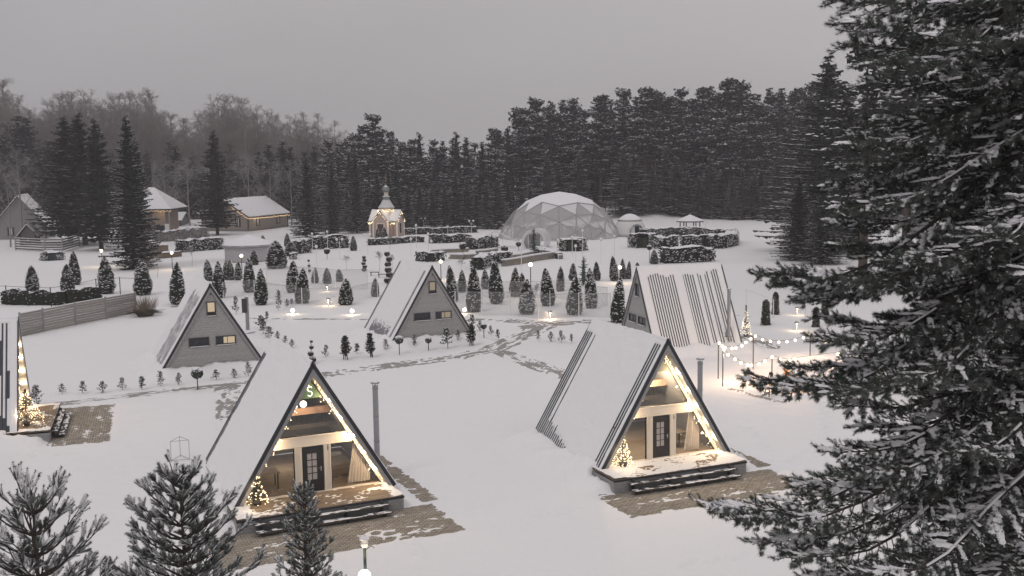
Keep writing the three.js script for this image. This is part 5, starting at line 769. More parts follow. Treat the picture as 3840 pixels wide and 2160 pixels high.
// ------------------------------------------------------------------ chapel
{
  const p = P(1452, 886, 203), k = 203 / FPX, t = thing('chapel', 'small pink and white chapel with a bell-shaped roof and onion dome', 'chapel', [p.x, 0, p.z], -0.32);
  M.pinkWall = std(0.50, 0.40, 0.37, { map: grimeTex }); M.greenRoof = std(0.20, 0.23, 0.22, { roughness: 0.5 });
  const W = 2.3, H = 3.3, A = 1.75; // half width, eaves, gable rise
  new GB().box(0, H / 2, 0, 2 * W - 0.7, H, 2 * W - 0.7).to('wall', M.pinkWall, t);
  for (let i = 0; i < 4; i++) {
    const a = i * Math.PI / 2, g = new GB(), rot = (x, y, z) => [x * Math.cos(a) + z * Math.sin(a), y, -x * Math.sin(a) + z * Math.cos(a)], w = 1.35;
    g.hexa([rot(-w, 0, W + 0.5), rot(w, 0, W + 0.5), rot(w, 0, W - 0.6), rot(-w, 0, W - 0.6)], [rot(-w, H, W + 0.5), rot(w, H, W + 0.5), rot(w, H, W - 0.6), rot(-w, H, W - 0.6)]); g.tri(rot(-w, H, W + 0.5), rot(w, H, W + 0.5), rot(0, H + A, W + 0.5)); g.to('porch', M.pinkWall, t);
    const c = new GB(); for (const s of [-1, 1]) { c.hexa([rot(s * 1.5 - 0.14, 0, W + 0.62), rot(s * 1.5 + 0.14, 0, W + 0.62), rot(s * 1.5 + 0.14, 0, W + 0.34), rot(s * 1.5 - 0.14, 0, W + 0.34)], [rot(s * 1.5 - 0.14, H, W + 0.62), rot(s * 1.5 + 0.14, H, W + 0.62), rot(s * 1.5 + 0.14, H, W + 0.34), rot(s * 1.5 - 0.14, H, W + 0.34)]); } c.to('pilaster', M.cream, t);
    const r = new GB(), s2 = new GB(); for (const s of [-1, 1]) { const f = (o, m) => m.quad(rot(s * 1.75, H - 0.25 + o, W + 0.75), rot(0, H + A + 0.12 + o, W + 0.75), rot(0, H + A + 0.12 + o, 0), rot(s * 1.75, H - 0.25 + o, 0)); f(0, r); f(0.14, s2); r.quad(rot(s * 1.75, H - 0.25, W + 0.75), rot(0, H + A + 0.12, W + 0.75), rot(0, H + A + 0.26, W + 0.752), rot(s * 1.75, H - 0.11, W + 0.752)); } const rf = r.to('roof', M.greenRoof, t); s2.to('snow', M.snowPlain, rf);
    const o = new GB(); if (i === 0) { o.hexa([rot(-0.62, 0.3, W + 0.56), rot(0.62, 0.3, W + 0.56), rot(0.62, 0.3, W + 0.5), rot(-0.62, 0.3, W + 0.5)], [rot(-0.62, 2.7, W + 0.56), rot(0.62, 2.7, W + 0.56), rot(0.62, 2.7, W + 0.5), rot(-0.62, 2.7, W + 0.5)]); o.to('door', std(0.07, 0.04, 0.035), t); const d = new GB(); d.box(-0.72, 1.5, W + 0.55, 0.14, 2.6, 0.1); d.box(0.72, 1.5, W + 0.55, 0.14, 2.6, 0.1); d.box(0, 2.78, W + 0.55, 1.6, 0.14, 0.1); d.to('door_frame', M.cream, t); }
    else { o.hexa([rot(-0.3, 0.9, W + 0.56), rot(0.3, 0.9, W + 0.56), rot(0.3, 0.9, W + 0.5), rot(-0.3, 0.9, W + 0.5)], [rot(-0.3, 2.7, W + 0.56), rot(0.3, 2.7, W + 0.56), rot(0.3, 2.7, W + 0.5), rot(-0.3, 2.7, W + 0.5)]); o.to('window', M.darkGlass, t); }
  }
  new GB().tube([[0, H, 0], [0, H + 2.3, 0]], 1.45, 8).to('drum', M.cream, t);
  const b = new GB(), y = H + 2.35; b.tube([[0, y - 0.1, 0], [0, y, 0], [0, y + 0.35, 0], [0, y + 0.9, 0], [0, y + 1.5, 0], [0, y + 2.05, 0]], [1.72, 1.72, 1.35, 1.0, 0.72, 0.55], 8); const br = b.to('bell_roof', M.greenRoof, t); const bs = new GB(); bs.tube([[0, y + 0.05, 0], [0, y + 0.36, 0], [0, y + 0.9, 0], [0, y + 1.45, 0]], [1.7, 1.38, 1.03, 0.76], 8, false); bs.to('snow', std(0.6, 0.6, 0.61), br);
  new GB().tube([[0, y + 2.05, 0], [0, y + 2.15, 0], [0, y + 2.2, 0]], [0.75, 0.78, 0.6], 12).to('cornice', M.white, t); new GB().tube([[0, y + 2.15, 0], [0, y + 3.0, 0]], 0.42, 12).to('lantern', M.cream, t); new GB().tube([[0, y + 2.95, 0], [0, y + 3.05, 0]], 0.68, 12).to('cornice', M.greenRoof, t);
  const on = new GB(); on.tube([[0, y + 3.05, 0], [0, y + 3.25, 0], [0, y + 3.55, 0], [0, y + 3.85, 0], [0, y + 4.15, 0], [0, y + 4.5, 0]], [0.5, 0.68, 0.72, 0.5, 0.2, 0.05], 14); on.to('onion_dome', M.greenRoof, t); mesh('snow', moved(blobGeo(4), 0, y + 3.85, 0, 0.9, 0.9, 0.9), M.snowPlain, t);
  const cr = new GB(), cm = std(0.35, 0.28, 0.15, { metalness: 0.6, roughness: 0.4 }); cr.box(0, y + 5.3, 0, 0.07, 1.7, 0.07); cr.box(0, y + 5.6, 0, 0.7, 0.07, 0.07); cr.box(0, y + 5.9, 0, 0.35, 0.07, 0.07); cr.box(0, y + 5.1, 0, 0.42, 0.06, 0.06, 0, 0.5); cr.to('cross', cm, t);
  const sl = thing('string_lights', 'fairy lights around the eaves and drum of the chapel', 'string lights', [p.x, 0, p.z], -0.32), parts = [], r = rngOf(6), bu = new THREE.IcosahedronGeometry(0.055, 0), put = (x, yy, z) => parts.push(moved(bu, x, yy, z));
  for (let q = 0; q < 46; q++) { const a = q / 46 * 6.283; put(Math.cos(a) * 1.62, y - 0.28 - 0.25 * r() - 0.2 * Math.abs(Math.sin(a * 4)), Math.sin(a) * 1.62); }
  for (let i = 0; i < 4; i++) for (const s of [-1, 1]) for (let q = 0; q < 9; q++) { if (r() < 0.25) continue; const f = q / 8, x = s * 1.7 * (1 - f), yy = H - 0.3 + f * (A + 0.2) - 0.15 * r(), z = W + 0.82, a = i * Math.PI / 2; put(x * Math.cos(a) + z * Math.sin(a), yy, -x * Math.sin(a) + z * Math.cos(a)); }
  for (let i = 0; i < 4; i++) for (const s of [-1, 1]) for (let q = 0; q < 5; q++) { const x = s * (1.9 + q * 0.18), z = W + 0.2, a = i * Math.PI / 2, yy = H - 0.35 - 0.3 * r(); put(x * Math.cos(a) + z * Math.sin(a), yy, -x * Math.sin(a) + z * Math.cos(a)); }
  tag(mesh('light_strand', mergeGeometries(parts), M.fairy, sl), null, null, null, 'stuff');
  for (const [x, z] of [[0.3, 2.1], [-2.0, 1.0]]) lampLight(p.x + x, y - 0.35, p.z + z, 1.2);
  lampLight(p.x + 0.8, H - 0.4, p.z + 4.1, 1.4);
}
// ------------------------------------------------------------------ houses
function house(label, name, pos, yaw, w, d, h, rise, m, o = {}) { // gable toward local +z, ridge along z; w gable width, d length
  const t = thing(name, label, 'house', pos, yaw), a = w / 2, e = o.eave ?? 0.55;
  const wall = new GB(); wall.prism([[-a, -0.1], [a, -0.1], [a, h], [0, h + rise], [-a, h]], -d, 0); wall.to('wall', m, t);
  const bd = new GB(); for (const [x, z] of [[-a, 0.02], [a, 0.02], [a, -d], [-a, -d]]) bd.box(x, h / 2, z, 0.2, h, 0.2); bd.to('corner_board', M.darkWood, t);
  for (const s of [-1, 1]) { const k = rise / a, x1 = a + e, y1 = h - e * k, r = new GB(), q = (x, y, z) => [s * x, y, z]; r.hexa([q(0, h + rise + 0.02, e), q(x1, y1 + 0.02, e), q(x1, y1 + 0.02, -d - e), q(0, h + rise + 0.02, -d - e)], [q(0, h + rise + 0.2, e), q(x1, y1 + 0.2, e), q(x1, y1 + 0.2, -d - e), q(0, h + rise + 0.2, -d - e)]); const roof = r.to('roof', M.darkWood, t), g = new GB(), n = 14; for (let i = 0; i < n; i++) for (let j = 0; j < n; j++) { const f = (u, v) => { const x = x1 * u * 0.985, z = lerp(e * 0.9, -d - e * 0.9, v); return q(x, lerp(h + rise, y1, u) + 0.36 + 0.05 * fbm(x + s * 9, z, 2), z); }; g.quad(f(i / n, j / n), f((i + 1) / n, j / n), f((i + 1) / n, (j + 1) / n), f(i / n, (j + 1) / n)); } g.quad(q(x1, y1 + 0.2, e), q(x1, y1 + 0.2, -d - e), q(x1 * 0.985, y1 + 0.37, -d - e), q(x1 * 0.985, y1 + 0.37, e)); g.quad(q(0, h + rise + 0.2, e), q(x1, y1 + 0.2, e), q(x1 * 0.985, y1 + 0.37, e * 0.9), q(0, h + rise + 0.37, e * 0.9)); g.to('snow', M.snowPlain, roof); }
  for (const [face, x, y, ww, hh] of o.windows ?? []) { const f = new GB(), tr = 0.14, put = (cx, cy, sx, sy, sz, g) => face === 'g' ? g.box(cx, cy, 0.05, sx, sy, sz) : g.box(a + 0.05, cy, -cx, sz, sy, sx); put(x, y + hh / 2, ww + 2 * tr, tr, 0.14, f); put(x, y - hh / 2, ww + 2 * tr, tr, 0.14, f); put(x - ww / 2, y, tr, hh, 0.14, f); put(x + ww / 2, y, tr, hh, 0.14, f); const win = f.to('window', M.darkWood, t); const g = new GB(); put(x, y, ww, hh, 0.03, g); g.to('pane', o.pane ?? M.darkGlass, win); const mu = new GB(); put(x - ww * 0.18, y, 0.14, hh, 0.1, mu); put(x + ww * 0.18, y, 0.14, hh, 0.1, mu); mu.to('mullion', M.white, win); }
  if (o.plinth) { const pl = new GB(); pl.box(0, 0.2, -d / 2, w + 0.25, 0.5, d + 0.25); pl.to('plinth', M.stone, t); }
  return t;
}
function eaveLights(label, pos, yaw, lines, seed) { const sl = thing('string_lights', label, 'string lights', pos, yaw), r = rngOf(seed), bu = new THREE.IcosahedronGeometry(0.06, 0), parts = []; for (const [a, b, n] of lines) for (let i = 0; i <= n; i++) { const f = i / n; parts.push(moved(bu, lerp(a[0], b[0], f), lerp(a[1], b[1], f) - 0.1 - 0.22 * r(), lerp(a[2], b[2], f))); } tag(mesh('light_strand', mergeGeometries(parts), M.fairyDim, sl), null, null, null, 'stuff'); return sl; }
{
  // boarded beige house: gable at left, long side to the right; its near corner stands at (930, 866)
  const c0 = P(932, 866, 226), yaw = -0.33, w = 11.4, d = 16, a = w / 2;
  const pos = [c0.x - a * Math.cos(yaw), 0.0, c0.z + a * Math.sin(yaw)];
  const wallM = std(0.36, 0.32, 0.29, { map: grain });
  house('beige boarded house with fairy lights under its snowy eaves', 'boarded_house', pos, yaw, w, d, 3.3, 3.4, wallM, { plinth: true, windows: [['g', 3.2, 2.0, 1.1, 1.8], ['s', 3.7, 2.0, 1.2, 1.7], ['s', 12, 2.0, 1.2, 1.7]] });
  eaveLights('fairy lights under the eaves of the beige boarded house', pos, yaw, [[[0, 6.6, 0.62], [a + 0.5, 2.95, 0.62], 30], [[a + 0.6, 2.95, 0.5], [a + 0.6, 2.95, -d], 54]], 3);
  const q = V(a + 0.9, 2.7, -3).applyAxisAngle(V(0, 1, 0), yaw); lampLight(pos[0] + q.x, q.y, pos[2] + q.z, 2.5);
}
{ const p = P(76, 890, 205), pos = [p.x, 0, p.z]; house('frosted grey gabled house behind bare branches at the left edge', 'gabled_house', pos, 0.28, 9.2, 12, 3.2, 5.4, std(0.33, 0.32, 0.32, { map: grain }), { windows: [['g', -1.6, 2.0, 1.0, 1.4], ['g', 1.8, 2.0, 1.0, 1.4]] }); }
{ const p = P(105, 890, 192); house('tiny dark-roofed hut in front of the gabled house at the left edge', 'hut', [p.x, 0, p.z], 0.15, 2.6, 2.4, 2.3, 1.5, std(0.2, 0.18, 0.165, { map: grain }), { windows: [['g', 0, 1.2, 0.7, 0.9]] }); }
{ // hipped house whose long eave faces the garden
  const q = (px, py) => P(px, py, 214), o = q(545, 868), t = thing('porch_house', 'house with a steep snowy hipped roof and lit porch between the left spruces', 'house', [o.x, 0, o.z], 0), X = (px) => q(px, 800).x - o.x, ey = q(560, 788).y, ry = q(557, 708).y, x0 = X(455), x1 = X(645), d = 8.5;
  new GB().box((x0 + x1) / 2 - 0.6, ey / 2, -d / 2 - 1.2, x1 - x0 - 2.4, ey, d).to('wall', std(0.42, 0.34, 0.29, { map: grain }), t);
  new GB().box(X(592), 1.4, -1.17, 2.6, 1.5, 0.08).to('window', M.darkGlass, t); new GB().box(X(618), 1.3, -1.16, 1.0, 2.4, 0.08).to('door', M.white, t);
  const hip = (up, g) => { const A = [x0, ey + up, 0.6], B = [x1, ey + up, 0.6], C = [x1, ey + up, -d - 2.4], D = [x0, ey + up, -d - 2.4], R0 = [X(490), ry + up, -d / 2], R1 = [X(556), ry + up, -d / 2]; g.quad(A, B, R1, R0); g.tri(B, C, R1); g.quad(C, D, R0, R1); g.tri(D, A, R0); return g; };
  const rf = hip(0, new GB()); rf.box((x0 + x1) / 2, ey - 0.06, -d / 2 - 0.9, x1 - x0, 0.12, d + 3); const roof = rf.to('roof', M.darkWood, t); hip(0.22, new GB()).to('snow', M.snowPlain, roof);
  for (const px of [470, 520, 575, 636]) new GB().box(X(px), ey / 2, 0.3, 0.2, ey, 0.2).to('porch_post', M.greyBoard, t);
  for (const y of [0.5, 1.0]) new GB().box((x0 + x1) / 2, y, 0.3, x1 - x0 - 0.6, 0.1, 0.06).to('railing', M.greyBoard, t);
  eaveLights('fairy lights along the lit porch between the left spruces', [o.x, 0, o.z], 0, [[[x0, ey, 0.68], [x1, ey, 0.68], 34]], 5); lampLight(o.x + X(600), ey - 0.5, o.z + 0.1, 3);
}
[[690, 800, 250, 0.1, 18, 3.2, 'low broad snow-covered roof right of the lit porch'], [672, 760, 285, -0.15, 26, 4.5, 'long snowy roof behind the low broad one']].forEach(([x, y, dd, yaw, w, h, l]) => { const p = P(x, y, dd); house(l, 'low_shed', [p.x, 0, p.z], yaw + 1.57, w * 0.55, w, 1.6, Math.max(1, p.y - 1.6), std(0.2, 0.19, 0.19)); });

// ------------------------------------------------------------------ fire pit with bulb strings
{
  const p = V(firePlace.x, groundH(firePlace.x, firePlace.z), firePlace.z), t = thing('fire_pit', 'burning log fire in a round pit at right', 'fire pit', p), r = rngOf(2);
  for (let k = 0; k < 14; k++) { const a = k / 14 * 6.283; mesh('stone', moved(blobGeo(k, 1, 0.2), Math.cos(a) * 0.75, 0.08, Math.sin(a) * 0.75, 0.36, 0.32, 0.3), M.stone, t); }
  for (let k = 0; k < 7; k++) { const a = r() * 6.28; new GB().tube([[Math.cos(a) * 0.6, 0.08, Math.sin(a) * 0.6], [-Math.cos(a) * 0.15, 0.42, -Math.sin(a) * 0.15]], 0.06, 7).to('log', M.darkWood, t); }
  mesh('embers', moved(blobGeo(8, 2, 0.4), 0, 0.1, 0, 0.9, 0.3, 0.9), M.ember, t);
  for (let k = 0; k < 9; k++) { const a = r() * 6.28, q = 0.35 * r(), h = 0.5 + 0.75 * r() * (1 - q), x = Math.cos(a) * q, z = Math.sin(a) * q; const m = new GB(); m.tube([[x, 0.12, z], [x + 0.05, 0.12 + h * 0.35, z], [x - 0.04, 0.12 + h * 0.7, z + 0.02], [x + 0.03, 0.12 + h, z]], [0.07, 0.11, 0.05, 0.005], 7); m.to('flame', M.flame, t); }
  lampLight(p.x, p.y + 0.75, p.z + 0.35, 22, 0, [1, 0.5, 0.2]);
  const q = P(2890, 1492, 62), s = thing('log_tripod', 'dark iron tripod stand with crossbars left of the fire', 'stand', [q.x, groundH(q.x, q.z), q.z]), b = new GB(); for (let k = 0; k < 4; k++) { const a = k * 1.571 + 0.5; b.tube([[Math.cos(a) * 0.38, 0, Math.sin(a) * 0.38], [Math.cos(a) * 0.08, 1.35, Math.sin(a) * 0.08]], 0.03, 5); const c = a + 1.571; for (const f of [0.12, 0.55]) b.tube([[Math.cos(a) * lerp(0.38, 0.08, f), 1.35 * f, Math.sin(a) * lerp(0.38, 0.08, f)], [Math.cos(c) * lerp(0.38, 0.08, f), 1.35 * f, Math.sin(c) * lerp(0.38, 0.08, f)]], 0.025, 5); } b.to('legs', M.blackMetal, s); new GB().tube([[0, 1.3, 0], [0, 1.42, 0]], [0.14, 0.1], 8).to('cap', M.blackMetal, s);
  // poles and strings of round bulbs
  const z5 = (x, y, d) => P(2560 + x / 2.683, 1000 + y / 2.683, d), poles = [[360, 770, 67.0, 'at the left end, farther one'], [406, 840, 64.8, 'at the left end, nearer one'], [712, 722, 70, 'in the middle of the far string'], [900, 905, 66.5, 'behind the snowy bough'], [1285, 680, 75, 'at the right of the far string']];
  poles.forEach(([x, y, d, l]) => { const a = z5(x, y, d), g = groundH(a.x, a.z), t2 = thing('string_light_pole', 'thin dark pole carrying round bulbs, ' + l, 'pole', [a.x, g - 0.1, a.z], 0, 'poles of the bulb strings'); new GB().tube([[0, 0, 0], [0, a.y - g + 0.1, 0]], 0.035, 7).to('pole', M.blackMetal, t2); });
  const chainA = [[370, 770, 67], [400, 800, 66], [425, 815, 65.4], [497, 822, 66.5], [535, 818, 67], [596, 797, 68], [635, 762, 68.8], [685, 725, 69.7], [732, 698, 70.2], [805, 735, 70.9], [883, 752, 71.6], [967, 760, 72.3], [1050, 755, 73], [1133, 740, 73.7], [1214, 715, 74.4], [1278, 678, 75], [1332, 717, 74.6], [1393, 740, 74.2], [1440, 762, 73.8], [1667, 808, 72]];
  const chainB = [[415, 836, 65], [458, 886, 65.1], [527, 932, 65.3], [587, 967, 65.4], [655, 990, 65.6], [692, 992, 65.7], [770, 980, 65.9], [828, 950, 66.2], [900, 908, 66.5], [980, 932, 66.9], [1075, 945, 67.3], [1130, 930, 67.6], [1580, 872, 70], [1560, 880, 69.8]];
  [[chainA, 'far string of glowing round bulbs sagging between poles by the fire'], [chainB, 'near string of glowing round bulbs sagging above the fire']].forEach(([ch, l], n) => {
    const pts = ch.map((c) => z5(...c)), o = pts[0], s2 = thing('bulb_string', l, 'string lights', o), w = new GB(); w.tube(pts.map((v) => [v.x - o.x, v.y - o.y + 0.1, v.z - o.z]), 0.012, 4); w.to('wire', M.blackMetal, s2);
    pts.forEach((v, i) => { const bl = mesh('bulb', moved(new THREE.SphereGeometry(0.085, 12, 10), v.x - o.x, v.y - o.y, v.z - o.z), M.bulb, s2); if (i % 3 === 1) lampLight(v.x, v.y - 0.05, v.z + 0.2, 4.5, 0, [1, 0.68, 0.42]); });
  });
}

// ------------------------------------------------------------------ big trees
const SPR = [spruceGeo(201, 20, 4.2, { snow: 1.5, whorls: 19, nb: 9, leaf: 0.6 }), spruceGeo(202, 20, 3.7, { snow: 1.3, whorls: 20, nb: 9, leaf: 0.58 }), spruceGeo(203, 20, 4.8, { snow: 1.7, whorls: 18, nb: 10, leaf: 0.62 }), spruceGeo(204, 20, 3.9, { snow: 0.22, bare: 0.1 }), spruceGeo(205, 20, 3.5, { snow: 0.75, whorls: 40, nb: 13, leaf: 0.36, bare: 0.04 }), spruceGeo(206, 20, 4.0, { snow: 1.0, whorls: 38, nb: 14, leaf: 0.36, bare: 0.05 })];
const PIN = [pineGeo(211, 20, 2.6, { snow: 1 }), pineGeo(212, 20, 3.0, { bare: 0.3, snow: 1 }), pineGeo(213, 20, 2.3, { bare: 0.5, n: 60, snow: 1 })];
const BIR = [bareGeo(221, 20, { nb: 12 }), bareGeo(222, 20, { spread: 0.28, nb: 11 }), bareGeo(223, 20, { nb: 13, spread: 0.2 })];
const spMats = [M.forest, M.bark], piMats = [M.forest, M.pineBark], biMats = [M.twig, M.twig];
const treeProto = {};
function tree(kind, vi, label, cat, px, ytop, depth, wscale = 1, group, ybase) {
  const set = { spruce_tree: [SPR, spMats], pine_tree: [PIN, piMats], birch_tree: [BIR, biMats] }[kind], g = set[0][vi % set[0].length], top = P(px, ytop, depth), gy = groundH(top.x, top.z, false) - 0.1, H = top.y - gy, s = H / 20, key = kind + vi % set[0].length;
  const pos = [top.x, gy, top.z], turn = (px * 1.37) % 6.28;
  if (!treeProto[key]) { const t = treeProto[key] = plantThing(kind, label, cat, g, set[1], pos, turn, group); t.scale.set(s * wscale, s, s * wscale); return t; }
  const c = copyOf(treeProto[key], pos, turn, label, V(s * wscale, s, s * wscale)); c.userData.group = group; return c;
}
// single trees one can pick out
[[3, 'spruce_tree', 236, 437, 196, 1.75, 'broad dark spruce, leftmost of the three at the left'], [3, 'spruce_tree', 290, 427, 192, 1.6, 'tall dark spruce, middle of the three at the left'], [3, 'spruce_tree', 352, 447, 180, 1.35, 'dark spruce with a bare lower trunk, right of the three at the left'], [4, 'spruce_tree', 470, 435, 146, 1.15, 'tall narrow spruce with snowy tips beside the flagpole'], [4, 'spruce_tree', 505, 520, 150, 0.8, 'slimmer spruce just behind the flagpole'], [3, 'spruce_tree', 798, 489, 216, 1.3, 'lone spruce with a bare trunk left of the beige house'], [5, 'spruce_tree', 1145, 585, 205, 1.3, 'snowy spruce hiding the right end of the beige house'], [4, 'spruce_tree', 1240, 600, 212, 1.0, 'snowy spruce between the beige house and the chapel'], [5, 'spruce_tree', 1330, 560, 216, 1.0, 'snowy spruce just left of the chapel'],
  [5, 'spruce_tree', 3108, 212, 158, 1.75, 'tallest pointed spruce near the right pine'], [4, 'spruce_tree', 2998, 660, 146, 1.9, 'dense dark spruce at the edge of the open snow, right'], [4, 'spruce_tree', 3090, 690, 140, 1.9, 'dark spruce half hidden by the foreground pine'], [5, 'spruce_tree', 3200, 560, 165, 1.5, 'snowy spruce behind the foreground pine boughs'], [1, 'pine_tree', 3255, 195, 118, 1.5, 'dark pine rising behind the foreground pine'], [0, 'pine_tree', 3420, 120, 112, 1.5, 'taller dark pine farther right behind the foreground pine']]
  .forEach(([v, k, x, y, d, w, l]) => tree(k, v, l, 'tree', x, y, d, w));
{ const p = G(2002, 956), top = P(2017, 852, -p.z), t = plantThing('young_spruce', 'young snowy spruce right in front of the dome entrance', 'tree', spruceGeo(61, 5, 1.0, { whorls: 13, nb: 7, leaf: 0.9, snow: 0.6 }), [M.needleBlue, M.bark], p); t.scale.setScalar((top.y - p.y) / 5); }
{ const p = G(2189, 1070), top = P(2186, 962, -p.z), t = plantThing('young_spruce', 'young blue spruce with open tiers behind the front thujas', 'tree', spruceGeo(62, 4, 1.05, { whorls: 11, nb: 7, leaf: 1.0, snow: 0.7 }), [M.needleBlue, M.bark], p); t.scale.setScalar((top.y - p.y) / 4); }
{ const p = G(1845, 938), top = P(1848, 878, -p.z), t = plantThing('young_spruce', 'small snowy fir beside the pale pergola', 'tree', spruceGeo(63, 3, 0.9, { whorls: 9, nb: 6, leaf: 1.2, snow: 0.9 }), [M.needleBlue, M.bark], p); t.scale.setScalar((top.y - p.y) / 3); }

// forest wall; skyline given as [x, y] in photograph pixels
const skyl = [[1250, 505], [1320, 470], [1370, 425], [1420, 440], [1480, 480], [1530, 478], [1600, 515], [1690, 500], [1780, 480], [1850, 490], [1915, 460], [1950, 405], [2010, 370], [2110, 352], [2230, 375], [2340, 315], [2460, 345], [2600, 312], [2730, 302], [2830, 320], [2910, 300], [3000, 312], [3060, 320], [3140, 340], [3240, 330], [3400, 330], [3900, 300]];
const birl = [[-120, 250], [20, 285], [90, 360], [150, 355], [270, 318], [370, 318], [450, 335], [550, 312], [610, 388], [670, 430], [730, 425], [800, 335], [895, 345], [960, 375], [1040, 415], [1160, 400], [1240, 430], [1300, 445], [1400, 470], [1700, 500], [2000, 510]];
const lineAt = (L, x) => { for (let i = 0; i < L.length - 1; i++) if (x <= L[i + 1][0]) return lerp(L[i][1], L[i + 1][1], clamp((x - L[i][0]) / (L[i + 1][0] - L[i][0]), 0, 1)); return L[L.length - 1][1]; };
{
  const cnt = {}, nth = (k) => ordWord(cnt[k] = (cnt[k] ?? -1) + 1);
  const r = rngOf(77), zone = (x) => x < 1420 ? ['left of the chapel', 'trees in the forest wall left of the chapel'] : x < 1880 ? ['between the chapel and the dome', 'trees in the forest wall between chapel and dome'] : x < 2330 ? ['behind the large dome', 'trees in the forest wall behind the dome'] : x < 2720 ? ['behind the gazebo', 'trees in the forest wall behind the gazebo'] : ['right of the gazebo', 'trees in the forest wall right of the gazebo'];
  // front line of low snowy spruces
  for (let x = 1195; x < 3000; x += 30 + 20 * r()) { const d = (x < 1880 ? 222 : 239) + 6 * r(), [w, g] = zone(x), top = lerp(800, lineAt(skyl, x), 0.25 + 0.35 * r()); if (x > 2180 && x < 2330) continue; tree('spruce_tree', Math.floor(r() * 3), 'low snow-laden spruce, ' + nth('l' + w) + ' from left at the forest edge ' + w, 'tree', x, top, d, 1.2 + 0.5 * r(), 'low spruces, ' + g); }
  // tall rows
  for (let x = 1270; x < 3700; x += 34 + 26 * r()) { const d = (x < 1880 ? 236 : 250) + 7 * r(), [w, g] = zone(x), right = x > 1900, pine = right ? r() < 0.82 : r() < 0.25, top = lineAt(skyl, x) + (r() < 0.35 ? 0 : 25 + 95 * r()); tree(pine ? 'pine_tree' : 'spruce_tree', Math.floor(r() * 3), (pine ? 'tall snow-dusted pine, ' : 'tall snow-dusted spruce, ') + nth(pine + w) + ' from left in the forest ' + w, 'tree', x, top, d, pine ? 1.3 : 1.15, (pine ? 'tall pines, ' : 'tall spruces, ') + g); }
  // deeper rows that read as one mass
  for (const [nm, G3, mats, share] of [['spruce', SPR[0], spMats, 0.55], ['pine', PIN[1], piMats, 0.45]]) {
    const ms = []; for (let row = 0; row < 3; row++) for (let x = 1230; x < 4100; x += 34 + 24 * r()) { if (r() > share) continue; const d = (x < 1880 ? 250 : 262) + row * 12 + 8 * r(), top = P(x, lineAt(skyl, x) + 10 + 60 * r(), d), gy = groundH(top.x, top.z, false), s = (top.y - gy) / 20; ms.push(new THREE.Matrix4().compose(V(top.x, gy, top.z), new THREE.Quaternion().setFromAxisAngle(V(0, 1, 0), r() * 6.28), V(s * 1.1, s, s * 1.1))); }
    const f = thing('forest', nm === 'spruce' ? 'deeper mass of snowy spruces behind the forest edge' : 'deeper mass of snowy pines behind the forest edge', 'forest'); f.userData.kind = 'stuff'; inst('trunks', G3.trunk, mats[1], ms, f); inst('crowns', G3.crown, mats[0], ms, f); inst('snow', G3.snow, M.snowPlain, ms, f);
  }
  // hazy bare birches far left
  for (let row = 0; row < 3; row++) for (let x = -90; x < 1330 + row * 150; x += 40 + 26 * r()) { const d = 285 + row * 22 + 10 * r(), top = lineAt(birl, x) + (r() < 0.4 ? 0 : 20 + 60 * r()) + row * 4; tree('birch_tree', Math.floor(r() * 3), 'leafless birch, ' + nth('b' + row + (x < 420 ? 0 : x < 780 ? 1 : 2)) + ' from left in the ' + ['nearest', 'middle', 'rear'][row] + ' row ' + (x < 420 ? 'behind the left spruces' : x < 780 ? 'behind the lit porch' : 'behind the beige house'), 'tree', x, top, d, 1.25, 'hazy birches ' + (x < 420 ? 'at far left' : x < 780 ? 'behind the porch' : 'behind the beige house')); }
  { const ms = [], ms2 = []; for (let row = 0; row < 3; row++) for (let x = -150; x < 1450; x += 40 + 26 * r()) { const d = 345 + row * 16, top = P(x, lineAt(birl, x) + 30 + 70 * r(), d), s = (top.y - 1.5) / 20; ms.push(new THREE.Matrix4().compose(V(top.x, 1.5, top.z), new THREE.Quaternion().setFromAxisAngle(V(0, 1, 0), r() * 6.28), V(s * 1.3, s, s * 1.3))); }
    for (let row = 0; row < 3; row++) for (let x = -120; x < 1350; x += 30 + 26 * r()) { const d = 268 + row * 22, top = P(x, 520 + 150 * r() - (x < 120 ? 110 : 0), d), s = (top.y - 1) / 20; ms2.push(new THREE.Matrix4().compose(V(top.x, 1, top.z), new THREE.Quaternion().setFromAxisAngle(V(0, 1, 0), r() * 6.28), V(s * 1.6, s, s * 1.6))); }
    const f = thing('forest', 'farther hazy mass of leafless trees at left', 'forest'); f.userData.kind = 'stuff'; inst('trunks', BIR[1].trunk, M.twig, ms, f); inst('crowns', BIR[1].crown, M.twig, ms, f);
    const f2 = thing('forest', 'dark undergrowth of spruces below the birches at left', 'forest'); f2.userData.kind = 'stuff'; inst('trunks', SPR[0].trunk, M.bark, ms2, f2); inst('crowns', SPR[0].crown, M.forest, ms2, f2); inst('snow', SPR[3].snow, M.snowPlain, ms2, f2); }
  // snow-lined bare trees in front of the wood
  const SNOWB = bareGeo(231, 10, { nb: 9, low: 0.15, spread: 0.5, droop: -0.02, rise: 0.9 });
  [[60, 560, 196, 'snow-lined leafless tree before the gabled house'], [20, 640, 188, 'low snow-lined leafless tree at the very left edge'], [610, 600, 240, 'snow-lined leafless tree above the lit porch'], [700, 590, 246, 'snow-lined leafless tree left of the lone spruce'], [930, 575, 250, 'snow-lined leafless tree over the beige house roof'], [1010, 590, 248, 'snow-lined leafless tree over the middle of the beige roof'], [1085, 600, 245, 'snow-lined leafless tree at the right end of the beige roof'], [430, 690, 185, 'bare snowy tree right of the three dark spruces']].forEach(([x, y, d, l], i) => { const top = P(x, y, d), t = plantThing('bare_tree', l, 'tree', SNOWB, [M.frostTwig, M.twig], [top.x, 0, top.z], i); t.scale.setScalar(top.y / 10); });
}

